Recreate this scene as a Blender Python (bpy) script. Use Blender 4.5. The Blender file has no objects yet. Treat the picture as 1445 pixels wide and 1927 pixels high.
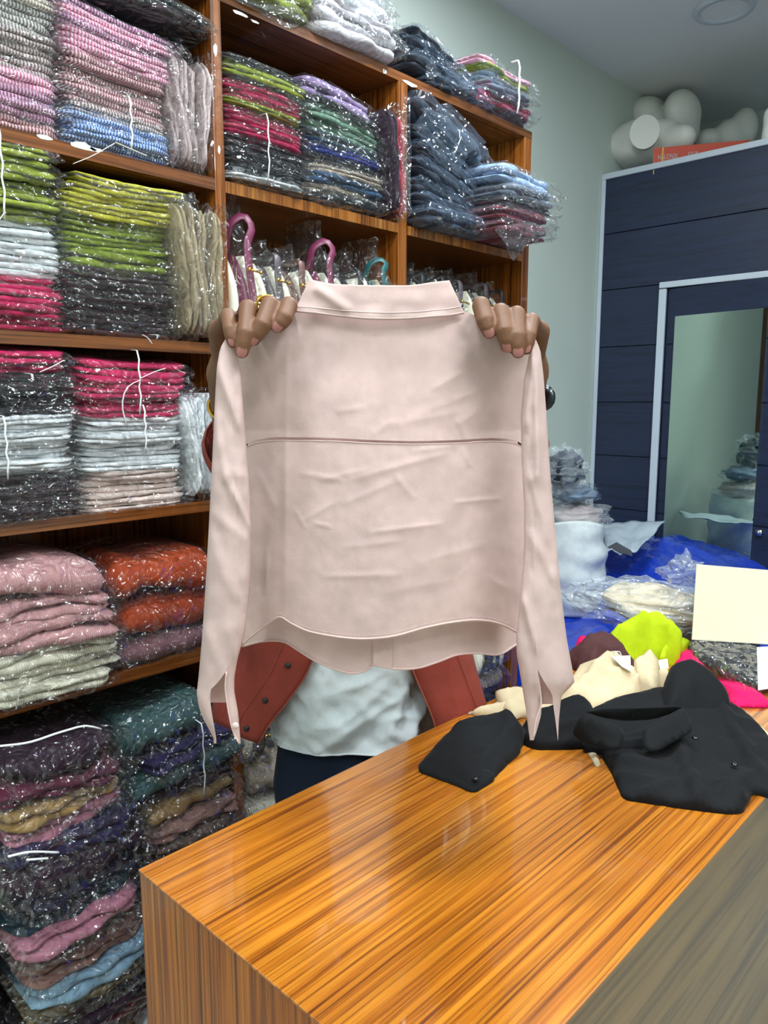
import bpy, bmesh, math, random
import numpy as np
from mathutils import Vector, Matrix, noise
from mathutils.geometry import delaunay_2d_cdt

C = bpy.context.scene.collection
sc = bpy.context.scene
PI = math.pi

# ------------------------------------------------------------------ camera, world, exposure
FPX, PITCH, YAW, EYE = 1425.0, math.radians(8.4), math.radians(43.76), 1.55
cd = bpy.data.cameras.new('camera'); cam = bpy.data.objects.new('camera', cd); C.objects.link(cam)
cam.location = (0, 0, EYE)
cam.rotation_euler = (PI/2 - PITCH, 0, YAW - PI/2)
cd.sensor_fit = 'VERTICAL'; cd.sensor_height = 36.0; cd.sensor_width = 27.0
cd.lens = 36.0*FPX/1927.0; cd.clip_start = 0.02
sc.camera = cam
w = bpy.data.worlds.new('world'); sc.world = w; w.use_nodes = True
w.node_tree.nodes['Background'].inputs[0].default_value = (0.75, 0.85, 1, 1)
w.node_tree.nodes['Background'].inputs[1].default_value = 0.05
sc.view_settings.view_transform = 'Standard'; sc.view_settings.look = 'None'
sc.view_settings.gamma = 1.0; sc.view_settings.use_curve_mapping = False
sc.view_settings.exposure = -0.1
LAMP_W = 25.5
LAMPS = [(1.45, 0.75, 1.0, 'above the handbag compartment'), (0.25, 0.6, 1.1, 'above the counter corner'), (-1.0, 0.6, .5, 'beyond the open end of the shelving'), (2.45, -0.1, .65, 'above the heap of clothes'), (1.95, 1.22, .55, 'above the end compartment')]
ADDED_TUBES = [(0.35, -0.60, 38.0, 'nearest the counter'), (0.35, -1.75, 28.0, 'nearest the front wall'), (-1.35, -0.3, 14.0, 'nearest the open end of the shelving')]
sc.cycles.use_denoising = True
sc.cycles.max_bounces = 10; sc.cycles.transparent_max_bounces = 24
sc.cycles.diffuse_bounces = 4; sc.cycles.glossy_bounces = 4; sc.cycles.transmission_bounces = 4
sc.cycles.sample_clamp_indirect = 6.0

# ------------------------------------------------------------------ photograph rays -> real points on known planes
_F = np.array([math.cos(YAW)*math.cos(PITCH), math.sin(YAW)*math.cos(PITCH), -math.sin(PITCH)])
_R = np.array([math.sin(YAW), -math.cos(YAW), 0.0]); _U = np.cross(_R, _F)
_FH = np.array([math.cos(YAW), math.sin(YAW), 0.0]); _C = np.array([0, 0, EYE])
def ray(u, v): return _F + _R*(u-722.5)/FPX + _U*(963.5-v)/FPX
def atY(u, v, Y): d = ray(u, v); return _C + d*Y/d[1]
def atX(u, v, X): d = ray(u, v); return _C + d*X/d[0]
def atZ(u, v, Z): d = ray(u, v); return _C + d*(Z-EYE)/d[2]
def atD(u, v, D): d = ray(u, v); return _C + d*D/(d@_FH)
def RD(r, d, z): return np.array([0, 0, z]) + r*_R + d*_FH      # right / ahead / up of the camera's stand

# ------------------------------------------------------------------ object helpers
ORG = {}
def lin(c):
    c = [x/255 for x in c]
    return tuple((x/12.92 if x <= .04045 else ((x+.055)/1.055)**2.4) for x in c) + (1,)
def tag(o, label=None, cat=None, group=None, kind=None):
    if label: o['label'] = label
    if cat: o['category'] = cat
    if group: o['group'] = group
    if kind: o['kind'] = kind
    return o
def thing(name, label, cat, loc, group=None):
    o = bpy.data.objects.new(name, None); C.objects.link(o); o.empty_display_size = .05
    o.location = loc; ORG[o.name] = np.array(loc, float)
    return tag(o, label, cat, group)
def mk(name, V, F, m, parent=None, smooth=True, kind=None, label=None, cat=None, group=None):
    V = np.asarray(V, float)
    if parent is not None: org = ORG[parent.name]
    else: org = np.array([V[:, 0].mean(), V[:, 1].mean(), V[:, 2].min()])
    me = bpy.data.meshes.new(name)
    me.from_pydata((V-org).tolist(), [], F)
    me.update()
    if smooth: me.polygons.foreach_set('use_smooth', [True]*len(me.polygons))
    o = bpy.data.objects.new(name, me); C.objects.link(o)
    me.materials.append(m)
    if parent is not None: o.parent = parent
    else: o.location = org
    ORG[o.name] = org
    return tag(o, label, cat, group, kind)
def gridF(n, m, wrap=False):
    F = []
    for i in range(n-1):
        for j in range(m if wrap else m-1):
            k = (j+1) % m
            F.append((i*m+j, i*m+k, (i+1)*m+k, (i+1)*m+j))
    return F
class MB:
    def __init__(s): s.V = []; s.F = []; s.n = 0
    def add(s, V, F):
        V = np.asarray(V, float); s.V.append(V); s.F += [tuple(i+s.n for i in f) for f in F]; s.n += len(V); return s
    def box(s, lo, hi):
        (a, b, c), (d, e, f) = lo, hi
        return s.add([(a,b,c),(d,b,c),(d,e,c),(a,e,c),(a,b,f),(d,b,f),(d,e,f),(a,e,f)],
                     [(3,2,1,0),(4,5,6,7),(0,1,5,4),(1,2,6,5),(2,3,7,6),(3,0,4,7)])
    def tube(s, P, r, n=10, flat=1.0, up=None, cap=True):
        P = [np.asarray(p, float) for p in P]; r = [r]*len(P) if np.isscalar(r) else r
        V = []; prev = None
        for i, p in enumerate(P):
            t = P[min(i+1, len(P)-1)] - P[max(i-1, 0)]; t = t/(np.linalg.norm(t)+1e-9)
            a = prev if prev is not None else (np.array(up, float) if up is not None else (np.array([0, 0, 1.]) if abs(t[2]) < .9 else np.array([1., 0, 0])))
            a = a - t*(a@t); a = a/(np.linalg.norm(a)+1e-9); b = np.cross(t, a); prev = a
            for k in range(n):
                q = 2*PI*k/n
                V.append(p + r[i]*(math.cos(q)*a*flat + math.sin(q)*b))
        F = gridF(len(P), n, True)
        if cap: F = F + [tuple(range(n-1, -1, -1)), tuple(range((len(P)-1)*n, len(P)*n))]
        return s.add(V, F)
    def limb(s, P, r, n=14):      # tube with round ends
        P = [np.asarray(p, float) for p in P]
        a = P[0]-P[1]; a /= np.linalg.norm(a); b = P[-1]-P[-2]; b /= np.linalg.norm(b)
        q0 = [(P[0]+a*r[0]*math.sin(x), r[0]*math.cos(x)) for x in (1.45, 1.1, .75, .38)]
        q1 = [(P[-1]+b*r[-1]*math.sin(x), r[-1]*math.cos(x)) for x in (.38, .75, 1.1, 1.45)]
        pts = q0 + list(zip(P, r)) + q1
        return s.tube([p for p, _ in pts], [x for _, x in pts], n)
    def ell(s, c, r, n=16, m=10, M=None):
        V = []
        for i in range(m+1):
            t = PI*i/m
            for j in range(n):
                q = 2*PI*j/n
                p = np.array([r[0]*math.sin(t)*math.cos(q), r[1]*math.sin(t)*math.sin(q), r[2]*math.cos(t)])
                V.append((M@p if M is not None else p) + np.asarray(c, float))
        return s.add(V, [f[::-1] for f in gridF(m+1, n, True)])
    def build(s, name, m, parent=None, **k): return mk(name, np.concatenate(s.V), s.F, m, parent, **k)
def bevel(o, wd=.003, seg=2):
    b = o.modifiers.new('b', 'BEVEL'); b.width = wd; b.segments = seg; b.limit_method = 'ANGLE'; return o
def spline(P, n):
    P = np.asarray(P, float); k = len(P)
    d = np.r_[0, np.cumsum(np.linalg.norm(np.diff(P, axis=0), axis=1))]
    t = np.linspace(0, d[-1], n)
    T = np.gradient(P, d, axis=0) if k > 2 else np.tile((P[1]-P[0])/d[-1], (2, 1))
    i = np.clip(np.searchsorted(d, t, side='right')-1, 0, k-2)
    h = (d[i+1]-d[i])[:, None]; s = ((t-d[i])/(d[i+1]-d[i]))[:, None]
    return (2*s**3-3*s**2+1)*P[i] + (s**3-2*s**2+s)*h*T[i] + (-2*s**3+3*s**2)*P[i+1] + (s**3-s**2)*h*T[i+1]

# ------------------------------------------------------------------ materials
def nodes(name):
    m = bpy.data.materials.new(name); m.use_nodes = True
    nt = m.node_tree; return m, nt, nt.nodes['Principled BSDF']
def N(nt, t, **k):
    n = nt.nodes.new(t)
    for a, b in k.items():
        if isinstance(b, (int, float, tuple, str)) and a in n.inputs.keys(): n.inputs[a].default_value = b
        else: setattr(n, a, b)
    return n
def bump(nt, src, strength, dist, bs, normal=None):
    b = N(nt, 'ShaderNodeBump'); b.inputs['Strength'].default_value = strength; b.inputs['Distance'].default_value = dist
    nt.links.new(src, b.inputs['Height'])
    if normal: nt.links.new(normal, b.inputs['Normal'])
    nt.links.new(b.outputs[0], bs.inputs['Normal']); return b
def plain(name, c, rough=.6, metal=0, coat=0, bumpscale=None, bs=.3, bd=.002):
    m, nt, p = nodes(name); p.inputs['Base Color'].default_value = lin(c); p.inputs['Roughness'].default_value = rough
    p.inputs['Metallic'].default_value = metal; p.inputs['Coat Weight'].default_value = coat; p.inputs['Coat Roughness'].default_value = .06
    if bumpscale:
        tc = N(nt, 'ShaderNodeTexCoord'); n = N(nt, 'ShaderNodeTexNoise', Scale=bumpscale, Detail=4.0)
        nt.links.new(tc.outputs['Object'], n.inputs['Vector']); bump(nt, n.outputs[0], bs, bd, p)
    return m
def ramp(nt, stops):
    r = N(nt, 'ShaderNodeValToRGB'); e = r.color_ramp.elements
    while len(e) < len(stops): e.new(.5)
    for x, (pos, c) in zip(e, stops): x.position = pos; x.color = c
    return r
def fabric(name, c, c2=None, stripe=0, rib=0, rough=.75, weave=900, soft=.25, trans=0):
    m, nt, p = nodes(name); L = nt.links.new
    p.inputs['Roughness'].default_value = rough; p.inputs['Sheen Weight'].default_value = .03; p.inputs['Specular IOR Level'].default_value = .25
    tc = N(nt, 'ShaderNodeTexCoord'); n = N(nt, 'ShaderNodeTexNoise', Scale=22.0, Detail=5.0)
    L(tc.outputs['Object'], n.inputs['Vector'])
    a, b = np.array(lin(c)), np.array(lin(c))*.8; b[3] = 1
    r = ramp(nt, [(.3, tuple(b)), (.7, tuple(a))]); L(n.outputs[0], r.inputs[0]); col = r.outputs[0]
    sx = N(nt, 'ShaderNodeSeparateXYZ'); L(tc.outputs['Object'], sx.inputs[0])
    hs = None
    if stripe or rib:
        mu = N(nt, 'ShaderNodeMath', operation='MULTIPLY'); mu.inputs[1].default_value = 2*PI/(stripe or rib); L(sx.outputs[0], mu.inputs[0])
        si = N(nt, 'ShaderNodeMath', operation='SINE'); L(mu.outputs[0], si.inputs[0]); hs = si.outputs[0]
    if stripe:
        mr = N(nt, 'ShaderNodeMapRange'); mr.inputs[1].default_value = -.25; mr.inputs[2].default_value = .25; L(hs, mr.inputs[0])
        mx = N(nt, 'ShaderNodeMix', data_type='RGBA'); L(mr.outputs[0], mx.inputs[0]); L(col, mx.inputs[6]); mx.inputs[7].default_value = lin(c2); col = mx.outputs[2]
    L(col, p.inputs['Base Color'])
    w2 = N(nt, 'ShaderNodeTexNoise', Scale=float(weave), Detail=2.0); L(tc.outputs['Object'], w2.inputs['Vector'])
    b1 = bump(nt, n.outputs[0], soft, .008, p)
    b2 = bump(nt, w2.outputs[0], .25, .0006, p, b1.outputs[0])
    if rib: bump(nt, hs, .5, .0012, p, b2.outputs[0])
    if trans:
        tr = N(nt, 'ShaderNodeBsdfTranslucent'); L(col, tr.inputs[0]); L(b2.outputs[0], tr.inputs['Normal'])
        ms = N(nt, 'ShaderNodeMixShader'); ms.inputs[0].default_value = trans
        L(p.outputs[0], ms.inputs[1]); L(tr.outputs[0], ms.inputs[2]); L(ms.outputs[0], nt.nodes['Material Output'].inputs[0])
    return m
def film(name, haze=.004, tint=(200, 206, 212), scale=45., strength=1.0, gl=2.0, edge=.07):
    m, nt, p = nodes(name); L = nt.links.new; nt.nodes.remove(p)
    tc = N(nt, 'ShaderNodeTexCoord'); geo = N(nt, 'ShaderNodeNewGeometry')
    n1 = N(nt, 'ShaderNodeTexNoise', Scale=scale*.42, Detail=.6, Distortion=1.6); L(geo.outputs['Position'], n1.inputs['Vector'])
    ab = N(nt, 'ShaderNodeMath', operation='SUBTRACT'); L(n1.outputs[0], ab.inputs[0]); ab.inputs[1].default_value = .5
    a2 = N(nt, 'ShaderNodeMath', operation='ABSOLUTE'); L(ab.outputs[0], a2.inputs[0])
    vx = N(nt, 'ShaderNodeTexVoronoi', Scale=scale*.55); L(geo.outputs['Position'], vx.inputs['Vector'])
    b = N(nt, 'ShaderNodeBump'); b.inputs['Strength'].default_value = strength; b.inputs['Distance'].default_value = .055; L(a2.outputs[0], b.inputs['Height'])
    b2 = N(nt, 'ShaderNodeBump'); b2.inputs['Strength'].default_value = strength; b2.inputs['Distance'].default_value = .010; L(vx.outputs[0], b2.inputs['Height']); L(b.outputs[0], b2.inputs['Normal'])
    g = N(nt, 'ShaderNodeBsdfGlossy', Roughness=.10); g.inputs[0].default_value = (1, 1, 1, 1); L(b2.outputs[0], g.inputs['Normal'])
    d = N(nt, 'ShaderNodeBsdfDiffuse'); d.inputs[0].default_value = lin(tint)
    t = N(nt, 'ShaderNodeBsdfTransparent'); t.inputs[0].default_value = (.97, .97, .97, 1)
    lw = N(nt, 'ShaderNodeLayerWeight'); lw.inputs[0].default_value = .12
    f2 = N(nt, 'ShaderNodeMapRange'); f2.inputs[1].default_value = 0; f2.inputs[2].default_value = 1; f2.inputs[3].default_value = haze; f2.inputs[4].default_value = edge; L(lw.outputs['Facing'], f2.inputs[0])
    m1 = N(nt, 'ShaderNodeMixShader'); L(f2.outputs[0], m1.inputs[0]); L(t.outputs[0], m1.inputs[1]); L(d.outputs[0], m1.inputs[2])
    fr = N(nt, 'ShaderNodeFresnel', IOR=1.42); L(b2.outputs[0], fr.inputs['Normal'])
    f3 = N(nt, 'ShaderNodeMath', operation='MULTIPLY'); f3.inputs[1].default_value = gl; f3.use_clamp = True; L(fr.outputs[0], f3.inputs[0])
    f4 = N(nt, 'ShaderNodeMath', operation='MINIMUM'); f4.inputs[1].default_value = .38; L(f3.outputs[0], f4.inputs[0])
    m2 = N(nt, 'ShaderNodeMixShader'); L(f4.outputs[0], m2.inputs[0]); L(m1.outputs[0], m2.inputs[1]); L(g.outputs[0], m2.inputs[2])
    m3 = N(nt, 'ShaderNodeMixShader'); L(geo.outputs['Backfacing'], m3.inputs[0]); L(m2.outputs[0], m3.inputs[1]); L(t.outputs[0], m3.inputs[2]); m2 = m3
    L(m2.outputs[0], nt.nodes['Material Output'].inputs[0]); return m
def wood(name, axis, cl, cm, cdk, across=62., along=.5, coat=1., rough=.28, fine=230., crough=.04, mixf=.6):
    m, nt, p = nodes(name); L = nt.links.new
    p.inputs['Roughness'].default_value = rough; p.inputs['Coat Weight'].default_value = coat; p.inputs['Coat Roughness'].default_value = crough
    geo = N(nt, 'ShaderNodeNewGeometry')
    def mp(a, c):
        k = N(nt, 'ShaderNodeMapping'); s = [c, c, c]; s[axis] = a; k.inputs['Scale'].default_value = s; L(geo.outputs['Position'], k.inputs[0]); return k.outputs[0]
    n0 = N(nt, 'ShaderNodeTexNoise', Scale=1.0, Detail=2.0); L(mp(1.3, 4.), n0.inputs['Vector'])
    vm = N(nt, 'ShaderNodeVectorMath', operation='MULTIPLY_ADD'); L(n0.outputs[1], vm.inputs[0]); vm.inputs[1].default_value = (1.6, 1.6, 1.6); L(mp(along, across), vm.inputs[2])
    n1 = N(nt, 'ShaderNodeTexNoise', Scale=1.6, Detail=7.0, Roughness=.68); L(vm.outputs[0], n1.inputs['Vector'])
    n2 = N(nt, 'ShaderNodeTexNoise', Scale=1.0, Detail=3.0); L(mp(2.2, fine), n2.inputs['Vector'])
    r1 = ramp(nt, [(.33, lin(cdk)), (.45, lin(cm)), (.62, lin(cl))]); L(n1.outputs[0], r1.inputs[0])
    r2 = ramp(nt, [(.36, lin(cdk)), (.5, (1, 1, 1, 1))]); L(n2.outputs[0], r2.inputs[0])
    mx = N(nt, 'ShaderNodeMix', data_type='RGBA', blend_type='MULTIPLY'); mx.inputs[0].default_value = mixf
    L(r1.outputs[0], mx.inputs[6]); L(r2.outputs[0], mx.inputs[7]); L(mx.outputs[2], p.inputs['Base Color'])
    return m
CL, CM, CD = (204, 130, 36), (176, 100, 20), (102, 48, 12)
M = {}
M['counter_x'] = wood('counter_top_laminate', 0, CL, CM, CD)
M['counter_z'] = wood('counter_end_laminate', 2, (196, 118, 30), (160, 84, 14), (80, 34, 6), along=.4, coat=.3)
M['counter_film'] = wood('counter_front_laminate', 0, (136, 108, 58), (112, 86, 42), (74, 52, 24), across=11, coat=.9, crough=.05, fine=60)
M['shelf_z'] = wood('shelf_upright_laminate', 2, (164, 98, 38), (130, 70, 20), (66, 30, 9), along=.5)
M['shelf_x'] = wood('shelf_board_laminate', 0, (136, 80, 36), (108, 60, 24), (62, 30, 11), along=.6)
M['shelf_y'] = wood('shelf_edge_laminate', 2, (176, 114, 46), (138, 78, 22), (70, 32, 9), along=.3, across=24)
M['wall'] = plain('wall_paint', (192, 203, 194), .75, bumpscale=9, bs=.08, bd=.01)
M['ceil'] = plain('ceiling_paint', (226, 230, 232), .8, bumpscale=14, bs=.15, bd=.01)
M['floor'] = plain('floor_tile', (150, 143, 130), .25)
M['navy_plank'] = wood('navy_plank', 1, (30, 42, 70), (26, 37, 62), (18, 27, 46), across=30, along=1.5, mixf=.12, coat=.15, rough=.5, crough=.3)
M['trim'] = plain('white_trim', (196, 206, 216), .45)
M['film'] = film('clear_plastic')
M['bagfilm'] = film('loose_clear_plastic', haze=.01, scale=38, gl=1.9, edge=.26)
M['grayfilm'] = film('frosted_plastic', haze=.07, tint=(120, 142, 170), scale=24, gl=1.4, edge=.3)
M['milkfilm'] = film('milky_plastic', haze=.2, tint=(214, 224, 230), scale=30, gl=1.3, edge=.4)
M['white_band'] = plain('white_band', (225, 228, 228), .4)
M['gold'] = plain('gold', (226, 178, 84), .2, 1)
M['gunmetal'] = plain('gunmetal', (70, 72, 76), .25, 1)
M['chrome'] = plain('chrome', (200, 202, 205), .18, 1)
M['black_plastic'] = plain('black_plastic', (16, 16, 18), .15, coat=.6)
M['spot_white'] = plain('flat_white', (236, 236, 228), .6)
M['ply'] = plain('cream_card', (222, 212, 186), .7)
M['paper'] = plain('white_paper', (232, 234, 240), .7)
M['mailer'] = plain('grey_mailer', (176, 188, 198), .42, bumpscale=16, bs=.3, bd=.01)
M['mailer_in'] = plain('mailer_lining', (54, 58, 62), .4)
M['tarp'] = plain('blue_tarp', (22, 58, 176), .32, coat=.5, bumpscale=24, bs=.6, bd=.012)
M['sack'] = fabric('white_sack', (222, 230, 230), rough=.6, weave=500, soft=.4)
M['mannequin'] = plain('white_mannequin', (228, 228, 220), .5, bumpscale=6, bs=.05)
M['redbox'] = plain('red_carton', (198, 68, 34), .5)
M['redend'] = plain('red_carton_end', (214, 80, 52), .5)
M['yellow'] = plain('yellow_tape', (206, 176, 60), .5)
M['silverprint'] = plain('silver_print', (188, 186, 180), .5)
M['skin'] = plain('skin', (108, 71, 45), .58, bumpscale=320, bs=.25, bd=.0012)
M['nail'] = plain('nail', (146, 92, 84), .3, coat=.3)
M['hair'] = plain('hair', (22, 18, 16), .5, bumpscale=140, bs=.6)
M['eye'] = plain('eye', (235, 232, 226), .2)
M['lip'] = plain('lip', (150, 84, 74), .45)
M['blouse'] = fabric('blush_crepe', (228, 200, 193), rough=.7, weave=420, soft=.10, trans=.22)
M['blouse_seam'] = fabric('blush_seam', (222, 194, 187), rough=.7, weave=900, soft=.2)
M['tshirt'] = fabric('white_cotton', (216, 224, 226), soft=.35)
M['rust_shirt'] = fabric('rust_twill', (142, 60, 48), soft=.4, weave=1200)
M['rust_seam'] = fabric('rust_thread', (164, 84, 66))
M['jeans_denim'] = fabric('dark_denim', (20, 33, 54), soft=.4, weave=1500)
M['shoe'] = plain('shoe_leather', (40, 34, 30), .4)
M['cream_leather'] = plain('cream_leather', (226, 222, 200), .45, bumpscale=200, bs=.15)
for k, c in dict(maroon=(108, 36, 68), gray=(86, 78, 84), brownstrap=(104, 70, 62), teal=(30, 84, 84), ink=(36, 38, 44)).items():
    M['strap_'+k] = plain('strap_'+k, c, .4)
FAB = dict(   # key: (colour, words, extra)
    gray_stripe=((112, 112, 112), 'gray and white striped shirt', dict(c2=(214, 212, 204), stripe=.0062)),
    cream_stripe=((170, 158, 138), 'beige and white striped shirt', dict(c2=(228, 222, 208), stripe=.0062)),
    taupe_stripe=((118, 104, 104), 'taupe and white striped shirt', dict(c2=(206, 196, 190), stripe=.0062)),
    pink_stripe=((208, 112, 150), 'pink and white striped shirt', dict(c2=(240, 206, 218), stripe=.0062)),
    mauve_stripe=((140, 82, 122), 'mauve and white striped shirt', dict(c2=(206, 172, 190), stripe=.0062)),
    rose_stripe=((150, 90, 104), 'rose and white striped shirt', dict(c2=(226, 198, 196), stripe=.0062)),
    blue_stripe=((66, 108, 182), 'blue and white striped shirt', dict(c2=(190, 210, 236), stripe=.0062)),
    lime=((138, 152, 42), 'lime green shirt', {}), acid=((174, 170, 40), 'yellow-green shirt', {}),
    leaf=((120, 138, 36), 'leaf green shirt', {}),
    white=((226, 232, 234), 'white shirt', {}), magenta=((176, 22, 78), 'magenta shirt', {}),
    cocoa=((40, 25, 30), 'dark cocoa shirt', {}), khaki=((160, 146, 118), 'khaki shirt', {}),
    black=((15, 16, 20), 'black shirt', {}), blush=((226, 206, 196), 'blush pink shirt', {}),
    blushgray=((196, 178, 176), 'pinkish beige shirt', {}),
    dusty=((190, 142, 142), 'dusty pink ribbed knit', dict(rib=.005)), cream=((222, 218, 196), 'cream ribbed knit', dict(rib=.005)),
    rust=((160, 58, 10), 'rust orange knit', dict(soft=.6)), mauveknit=((134, 94, 100), 'mauve ribbed knit', dict(rib=.005)),
    plum=((46, 25, 42), 'plum garment', {}), violet=((36, 28, 70), 'violet garment', {}), maroon=((84, 30, 50), 'maroon garment', {}),
    tan=((172, 138, 84), 'tan ruffled garment', dict(soft=.8)), pinkg=((184, 120, 140), 'pink satin garment', dict(rough=.4)),
    navy=((32, 30, 62), 'navy garment', {}), petrol=((22, 46, 56), 'petrol garment', {}), olive=((112, 96, 60), 'olive garment', {}),
    rosewood=((150, 112, 104), 'rosy brown garment', dict(rough=.45)), sky=((142, 180, 206), 'light blue garment', {}),
    cinnamon=((140, 108, 84), 'light brown garment', {}), crimson=((150, 24, 52), 'crimson garment', {}), tealg=((48, 76, 76), 'grey teal garment', {}),
    mocha=((88, 66, 56), 'mocha brown garment', {}), lilac=((152, 130, 172), 'lilac garment', {}), sage=((112, 146, 124), 'sage green garment', {}),
    royal=((28, 42, 120), 'royal blue garment', {}), sand=((166, 152, 134), 'sand garment', {}), steel=((52, 84, 116), 'steel blue garment', {}),
    slate=((40, 50, 62), 'slate gray garment', {}), rosered=((178, 64, 78), 'rose red garment', {}), wine=((118, 38, 56), 'wine red garment', {}),
    denim=((150, 176, 210), 'pale blue marbled garment', dict(soft=.6)), smoke=((112, 124, 140), 'smoky gray garment', {}),
    floral=((206, 200, 206), 'white floral garment', dict(soft=.5)), offwhite=((214, 212, 216), 'off-white garment', {}),
    baby=((226, 160, 184), 'baby pink garment', {}), greyblue=((130, 150, 172), 'grey blue garment', {}))
for k, (c, wd, ex) in FAB.items(): M[k] = fabric(k+'_cloth', c, **ex)

# ------------------------------------------------------------------ room
X0, X1, Y0, Y1, ZC = -2.2, 4.62, -2.4, 1.95, 3.12
def slab(name, lo, hi, m, parent=None, **k): return MB().box(lo, hi).build(name, m, parent, smooth=False, **k)
slab('floor', (X0, Y0, -.1), (X1, Y1, 0), M['floor'], kind='structure')
slab('ceiling', (X0, Y0, ZC), (X1, Y1, ZC+.1), M['ceil'], kind='structure')
slab('wall_back', (X0, Y1, 0), (X1, Y1+.1, ZC), M['wall'], kind='structure')
slab('wall_right', (X1, Y0, 0), (X1+.1, Y1, ZC), M['wall'], kind='structure')
slab('wall_left', (X0-.1, Y0, 0), (X0, Y1, ZC), M['wall'], kind='structure')
slab('wall_front', (X0, Y0-.1, 0), (X1, Y0, ZC), M['wall'], kind='structure')
XP, PT, PY0, DY0, DY1, DT = 3.60, 2.63, .25, .68, 1.59, 2.075
wp = thing('wall_end', None, None, (XP, 1.1, 0)); wp['kind'] = 'structure'
zs = [PT, 2.365, 2.095, 1.815, 1.54, 1.27, 1.0, .73, .46, .2, 0]
random.seed(3)
slab('backing', (XP+.022, PY0, 0), (XP+.05, Y1-.001, PT-.01), M['navy_plank'], wp)
slab('loft_deck', (XP+.01, PY0, PT-.03), (X1-.001, Y1-.001, PT), M['trim'], wp)
for a, b in zip(zs[1:], zs[:-1]):
    if a >= 2.09:
        bevel(slab('plank', (XP, PY0, a+.0015), (XP+.02, Y1-.003, b-.0015), M['navy_plank'], wp), .002)
    else:
        bevel(slab('plank', (XP+random.uniform(0, .002), DY1+.03, a+.0015), (XP+.02, Y1-.003, min(b, DT+.02)-.0015), M['navy_plank'], wp), .002)
        slab('plank', (XP, PY0, a+.0015), (XP+.02, DY0-.03, min(b, DT+.02)-.0015), M['navy_plank'], wp)
bevel(slab('trim_1', (XP-.012, PY0, PT-.005), (XP+.03, Y1-.001, PT+.022), M['trim'], kind='structure'), .003)
bevel(slab('trim_2', (XP-.012, Y1-.022, 0), (XP, Y1-.001, PT-.005), M['trim'], kind='structure'), .003)
bevel(slab('trim_3', (XP-.016, DY0-.03, DT), (XP, DY1+.035, DT+.028), M['trim'], kind='structure'), .003)
bevel(slab('trim_4', (XP-.016, DY1, 0), (XP, DY1+.035, DT-.004), M['trim'], kind='structure'), .003)
dr = thing('door_1', None, None, (XP, DY1, 0)); dr['kind'] = 'structure'
slab('leaf_core', (XP+.012, DY0, .01), (XP+.02, DY1-.006, DT-.006), M['navy_plank'], dr)
for a, b in zip(zs[1:], zs[:-1]):
    if a < 2.09: slab('plank', (XP+.004, DY0, a+.002), (XP+.012, DY1-.008, min(b, DT)-.006), M['navy_plank'], dr)
lt = MB().box((XP-.008, 1.062, .96), (XP+.004, 1.088, .985)).box((XP-.018, 1.068, .966), (XP-.008, 1.078, .98)); lt.build('latch', M['chrome'], dr, label='small silver door latch')
mir = plain('mirror_glass', (208, 226, 214), .02, 1)
dr.rotation_euler[2] = -math.radians(8.6)
mo = slab('mirror', (XP-.004, 1.105, .62), (XP+.003, 1.540, 1.940), mir, label='tall frameless wall mirror on the navy plank door', cat='mirror')
_h = Vector((XP, DY1, 0)); mo.location = _h + Matrix.Rotation(-math.radians(8.6), 3, 'Z') @ (mo.location-_h); mo.rotation_euler[2] = -math.radians(8.6)

# ceiling lights
def ceiling_light(x, y, lit, label):
    t = thing('ceiling_light', label, 'ceiling light', (x, y, ZC), 'round ceiling lights' if lit else None)
    V = []; n = 40; prof = [(.088, -.002), (.092, -.012), (.112, -.012), (.120, -.001)]
    for r, z in prof:
        for k in range(n): V.append((x+r*math.cos(2*PI*k/n), y+r*math.sin(2*PI*k/n), ZC+z))
    mk('rim', V, gridF(4, n, True), M['trim'], t)
    V = [(x+.09*math.cos(2*PI*k/n), y+.09*math.sin(2*PI*k/n), ZC-.004) for k in range(n)]
    mk('diffuser', V, [tuple(range(n-1, -1, -1))], M['lit'] if lit else M['ceil'], t)
    if lit:
        ld = bpy.data.lights.new('lamp', 'AREA'); ld.shape = 'DISK'; ld.size = .24; ld.energy = LAMP_W*lit; ld.color = (.84, .94, 1)
        lo = bpy.data.objects.new('lamp', ld); C.objects.link(lo); lo.parent = t; lo.location = (0, 0, -.02)
M['lit'] = plain('lit_diffuser', (255, 255, 255), .5)
_p = M['lit'].node_tree.nodes['Principled BSDF']; _p.inputs['Emission Color'].default_value = (.92, .97, 1, 1); _p.inputs['Emission Strength'].default_value = 12
for x, y, k, wh in LAMPS: ceiling_light(x, y, k, 'lit round ceiling light '+wh)
def added_tube_light(x, y, watts, wh):  # unseen fixtures, added for frontal light and glints on the plastic
    t = thing('added_tube_light', 'added out-of-view tube light on the ceiling '+wh, 'ceiling light', (x, y, ZC))
    bevel(slab('housing', (x-.62, y-.15, ZC-.03), (x+.62, y+.15, ZC-.001), M['trim'], t), .004)
    for dy in (-.10, 0, .10): MB().tube([(x-.6, y+dy, ZC-.048), (x+.6, y+dy, ZC-.048)], .014, 12).build('tube', M['lit'], t)
    ld = bpy.data.lights.new('lamp', 'AREA'); ld.shape = 'RECTANGLE'; ld.size = 1.2; ld.size_y = .28; ld.energy = watts; ld.color = (.92, .97, 1)
    lo = bpy.data.objects.new('lamp', ld); C.objects.link(lo); lo.parent = t; lo.location = (0, 0, -.07)
for a_ in ADDED_TUBES: added_tube_light(*a_)
ceiling_light(3.36, 1.31, 0, 'unlit round recessed ceiling light near the navy partition')

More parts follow.
